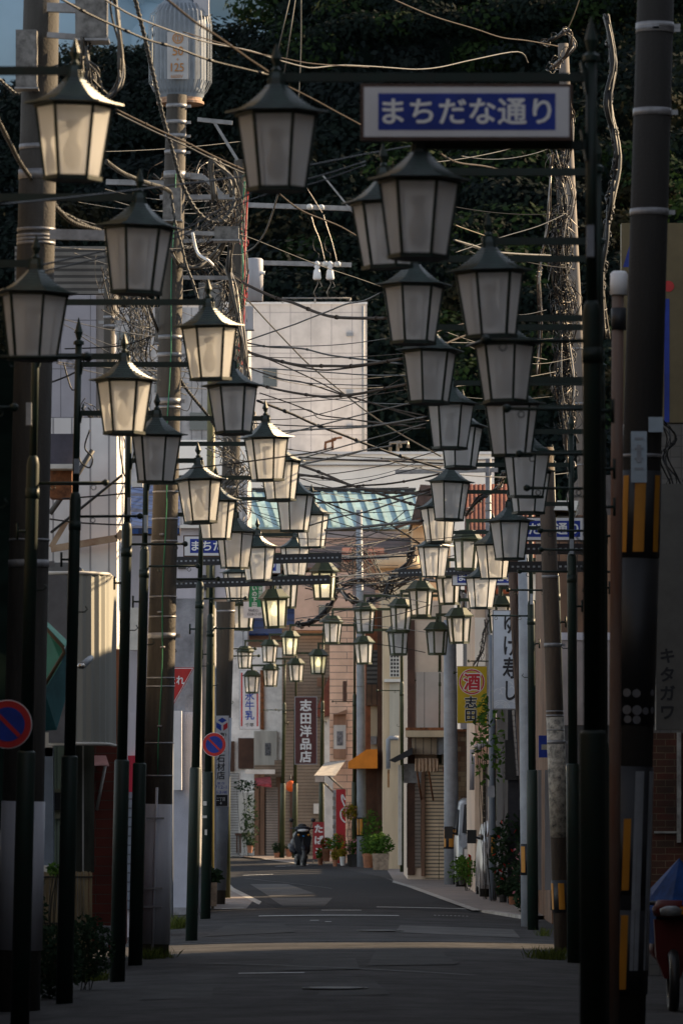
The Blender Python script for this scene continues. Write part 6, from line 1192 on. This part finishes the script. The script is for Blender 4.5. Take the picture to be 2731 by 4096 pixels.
# mirror lamp on fascia and small wall lamps
th = Thing('spot_lamp', 'chrome spot lamp sticking out beside the green tarpaulin', 'spot lamp', P(335, 2660, 57)); b = MB(); b.tube([P(365, 2632, 57.3), P(350, 2645, 57), P(330, 2662, 56.8)], [.03, .035, .04], 12); th.part('housing', b, M_GREYP); b = MB(); b.lathe([(.02, -.03), (.04, -.015), (.045, 0), (.03, .03)], P(325, 2664, 56.75), 12, smooth=True); th.part('bulb', b, mat('chrome', (.5, .45, .4), .12, .1, metal=.9))
th = Thing('security_camera', 'dark round security camera on the tiled wall at the right edge', 'security camera', P(2665, 2310, 57)); b = MB(); b.tube([P(2690, 2255, 57.2), P(2668, 2290, 57), P(2658, 2330, 56.9)], [.05, .07, .085], 14); th.part('housing', b, M_GREYP); b = MB(); b.lathe([(.05, -.02), (.06, 0), (.05, .02)], P(2657, 2318, 56.72), 14); th.part('lens', b, M_BLACK)
# traffic mirror by the van
th = Thing('road_mirror', 'rounded rectangular back of a mirror on the square post', 'road mirror', P(1962, 3190, 99)); b = MB(); b.prism([(X(a, 99), Z(e, 99)) for a, e in [(1948, 3146), (1972, 3142), (1976, 3148), (1977, 3185), (1972, 3190), (1952, 3188), (1948, 3182)]], 98.8, 98.86); th.part('plate', b, mat('mirror_back', (.33, .34, .37), .5, .1)); b = MB(); b.tube([P(1966, 3165, 98.86), P(1968, 3165, 100)], .02, 6); th.part('bracket', b, M_GALV)
# van and white car, front towards the camera
def van(label, cx, d, w, h, col, name='parked_van', cat='van'):
    c = Vector((X(cx, d), d, 0)); th = Thing(name, label, cat, c)
    def sec(y, z0, z1, hw, rf): return [(-hw, y, z0), (-hw, y, z0+(z1-z0)*.45), (-hw*.97, y, z0+(z1-z0)*.62), (-hw*rf, y, z1-.08), (-hw*rf*.82, y, z1), (hw*rf*.82, y, z1), (hw*rf, y, z1-.08), (hw*.97, y, z0+(z1-z0)*.62), (hw, y, z0+(z1-z0)*.45), (hw, y, z0)]
    S = [sec(0, .28, .95, w*.44, .95), sec(.12, .22, 1.05, w*.49, .96), sec(.55, .22, 1.18, w*.5, .93), sec(1.25, .22, h-.08, w*.5, .86), sec(1.7, .22, h, w*.5, .87), sec(4.0, .22, h, w*.5, .87), sec(4.35, .25, h-.15, w*.48, .85)]
    b = MB(); b.smooth = True; n = 10; V = [(c.x+p[0], c.y+p[1], p[2]) for s in S for p in s]; b.add(V, [(i*n+k, i*n+(k+1) % n, (i+1)*n+(k+1) % n, (i+1)*n+k) for i in range(len(S)-1) for k in range(n)]); b.smooth = False
    b.f.append(tuple(range(n))); b.f.append(tuple(reversed(range(len(V)-n, len(V))))); b.mi += [0, 0]; b.sm += [False, False]; th.part('body', b, mat(label[:6]+'_paint', col, .3, .05, spec=.6))
    q = lambda x, y, z: (c.x+x, c.y+y, z)
    b = MB(); hw = w*.5; b.add([q(-hw*.84, .57, 1.17), q(hw*.84, .57, 1.17), q(hw*.76, 1.22, h-.17), q(-hw*.76, 1.22, h-.17)], [(0, 1, 2, 3)])
    for i in range(4): v = b.v[i]; b.v[i] = (v[0], v[1]-.05, v[2]+.03)
    th.part('windscreen', b, M_GLASS)
    for s in (-1, 1):
        b = MB(); b.add([q(s*(hw+.006), .95, 1.15), q(s*(hw+.006), 3.8, 1.15), q(s*(hw*.9+.006), 3.7, h-.25), q(s*(hw*.9+.006), 1.35, h-.25)], [(0, 1, 2, 3)]); th.part('side_window', b, M_GLASS)
        b = MB(); b.box(c.x+s*hw*.62-.13, c.x+s*hw*.62+.13, d-.03, d+.1, .66, .86); th.part('headlight', b, mat('headlight', (.6, .6, .62), .12, .1))
        b = MB(); b.tube([q(s*hw, .85, 1.18), q(s*(hw+.16), .75, 1.22)], .02, 6); b.box(c.x+s*(hw+.16)-.09, c.x+s*(hw+.16)+.09, d+.68, d+.78, 1.08, 1.34); th.part('mirror', b, M_BLACK)
        for yy in (.8, 3.5):
            b = MB(); b.tube([q(s*(hw-.2), yy, .3), q(s*(hw+.01), yy, .3)], .3, 18); wh = th.part('wheel', b, M_BLACK); b = MB(); b.tube([q(s*(hw-.05), yy, .3), q(s*(hw+.02), yy, .3)], .18, 14); th.part('rim', b, M_GALV, wh)
    b = MB()
    for j in range(3): b.box(c.x-hw*.42, c.x+hw*.42, d-.02, d+.05, .64+j*.08, .69+j*.08)
    th.part('grille', b, M_BLACK); b = MB(); b.box(c.x-hw*.95, c.x+hw*.95, d-.08, d+.1, .3, .52); th.part('bumper', b, mat(label[:6]+'_paint', col)); b = MB(); b.box(c.x-.17, c.x+.17, d-.09, d-.075, .36, .5); th.part('number_plate', b, M_OFFW)
van('silver van parked in the gap beside the mosaic tiles', 1968, 114.5, 1.5, 1.95, (.13, .135, .145))
van('white car parked behind the shaded shrub', 2078, 103, 1.48, 1.5, (.24, .24, .25), 'parked_car', 'car')
# scooter facing the camera
th = Thing('motor_scooter', 'black motor scooter parked on the far pavement facing the camera', 'scooter', (X(1214, 148), 148, 0.06)); c = th.o
q = lambda x, y, z: c+Vector((x, y, z))
def wheel(y):
    b = MB(); n = 20; b.tube([q(0, y+.235*math.cos(t),   .26+.225*math.sin(t)) for t in [2*math.pi*i/n for i in range(n+1)]], .065, 8, False); w = th.part('wheel', b, M_BLACK); b = MB(); b.tube([q(-.03, y, .26), q(.03, y, .26)], .13, 14); th.part('rim', b, M_GALV, w)
wheel(0); wheel(1.15)
M_SCO = mat('scooter_paint', (.006, .008, .013), .5, .1, spec=.25)
b = MB(); b.prism([(-.08, .30), (-.20, .5), (-.25, .78), (-.17, .98), (.17, .98), (.25, .78), (.20, .5), (.08, .30)], 0, .18); b.v = [tuple(q(v[0], v[1]+.12+(.16-abs(v[0]))*-.5, v[2])) for v in b.v]; th.part('leg_shield', b, M_SCO)
b = MB(); b.tube([q(0, -.02, .52), q(0, -.12, .50), q(0, -.2, .40)], [.07, .075, .05], 10); b.tube([q(0, -.02, .52), q(0, .12, .50), q(0, .22, .40)], [.07, .07, .04], 10); th.part('fender', b, M_SCO)
b = MB(); b.tube([q(0, 0, .26), q(0, .12, .6), q(0, .2, 1.0)], .035, 8); th.part('fork', b, M_DARKST)
b = MB(); b.tube([q(-.32, .28, 1.04), q(-.15, .2, 1.03), q(.15, .2, 1.03), q(.32, .28, 1.04)], .018, 8); th.part('handlebar', b, M_DARKST)
b = MB(); b.lathe([(.04, -.10), (.19, -.07), (.24, 0), (.17, .06), (.05, .08)], q(0, .2, 1.03), 16, smooth=True); hd = th.part('head_cowl', b, M_SCO); b = MB(); b.lathe([(.03, -.05), (.15, -.03), (.16, .01), (.06, .04)], q(0, .06, .99), 14, smooth=True); th.part('headlight', b, mat('headlight', (.6, .6, .62)), hd)
b = MB(); b.lathe([(.05, -.04), (.13, 0), (.10, .04), (.02, .06)], q(-.0, .28, 1.11), 12, smooth=True); th.part('windshield', b, M_BLACK)
for s in (-1, 1):
    b = MB(); b.tube([q(s*.22, .24, 1.05), q(s*.28, .22, 1.2)], .01, 5); b.lathe([(.02, -.05), (.065, -.02), (.065, .03), (.02, .06)], q(s*.30, .22, 1.26), 10, smooth=True); th.part('mirror', b, M_BLACK)
    b = MB(); b.lathe([(.01, -.03), (.04, 0), (.01, .03)], q(s*.14, -.0, .86), 8); th.part('indicator', b, mat('amber', (.5, .2, .02), .3, .05))
b = MB(); b.box(c.x-.16, c.x+.16, c.y+.25, c.y+.7, .26, .34); th.part('footboard', b, M_DARKST)
b = MB(); b.tube([q(0, .65, .48), q(0, .9, .58), q(0, 1.3, .62), q(0, 1.5, .66)], [.15, .2, .19, .08], 12); th.part('rear_body', b, M_SCO); b = MB(); b.tube([q(0, .7, .78), q(0, 1.0, .8), q(0, 1.4, .84)], [.1, .14, .1], 12); th.part('seat', b, M_BLACK)
b = MB(); b.lathe([(.03, 0), (.03, .004)], (0, 0, 0), 12); b.v = [tuple(q(v[0], .02-v[2], .83+v[1]*.6)) for v in b.v]; th.part('badge', b, mat('badge_blue', (.02, .2, .5), .3, .05))
for s in (-1, 1):
    b = MB(); b.tube([q(s*.16, .4, .36), q(s*.2, .7, .46), q(s*.2, 1.2, .56)], [.05, .10, .07], 10); th.part('side_cover', b, M_SCO)
th.e.rotation_euler = (0, 0, .15)
# red scooter under blue sheet at the right edge
th = Thing('motor_scooter', 'red delivery scooter under a blue sheet at the right edge', 'scooter', (X(2690, 50), 50, 0)); c = th.o
b = MB(); n = 20; b.tube([q(0, .25*math.cos(t), .28+.25*math.sin(t)) for t in [2*math.pi*i/n for i in range(n+1)]], .05, 8, False); th.part('wheel', b, M_BLACK)
b = MB(); b.prism([(-.07, .3), (-.15, .5), (-.17, .85), (.17, .85), (.15, .5), (.07, .3)], 0, .2); b.v = [tuple(q(v[0], v[1]+.1, v[2])) for v in b.v]; th.part('leg_shield', b, mat('shaded_postal_red', (.07, .006, .006), .5, .1, spec=.2))  # deep shade is put into this red
b = MB(); b.lathe([(.05, -.09), (.17, -.07), (.19, 0), (.14, .08)], q(0, .12, .95), 16, smooth=True); hd = th.part('head_cowl', b, MATS['shaded_postal_red']); b = MB(); b.lathe([(.03, -.05), (.1, -.04), (.11, .02), (.05, .05)], q(-.02, -.02, .93), 14, smooth=True); th.part('headlight', b, mat('shaded_headlight', (.16, .17, .18), .2, .2), hd)  # headlight colour darkened for the same deep shade
b = MB(); b.box(c.x+.06, c.x+.14, c.y-.06, c.y+.0, .9, .97); th.part('indicator', b, MATS['amber']); b = MB(); b.tube([q(-.3, .2, 1.0), q(.3, .2, 1.0)], .02, 8); th.part('handlebar', b, M_DARKST); b = MB(); b.tube([q(0, .5, .55), q(0, 1.2, .6)], [.15, .18], 12); th.part('rear_body', b, MATS['shaded_postal_red'])
t2 = Thing('plastic_sheet', 'blue plastic sheet draped over the red scooter', 'plastic sheet', (X(2690, 50), 50.3, .6)); b = MB(); a = q(.08, .35, 1.42); n = 10
ring_ = [q(.08+.32*math.cos(t)*(1+.15*math.sin(3*t)), .45+.5*math.sin(t), .98-.1*math.sin(2*t)) for t in [2*math.pi*i/n for i in range(n)]]; low = [q(.08+.30*math.cos(t)*(1+.2*math.sin(5*t)), .55+.5*math.sin(t), .62) for t in [2*math.pi*i/n for i in range(n)]]
b.add([a]+ring_+low, [(0, 1+i, 1+(i+1) % n) for i in range(n)]+[(1+i, 1+n+i, 1+n+(i+1) % n, 1+(i+1) % n) for i in range(n) if math.sin(2*math.pi*i/n) > -.3]); t2.part('sheet', b, mat('blue_sheet', (.004, .035, .15), .6, .3, 5, spec=.1))
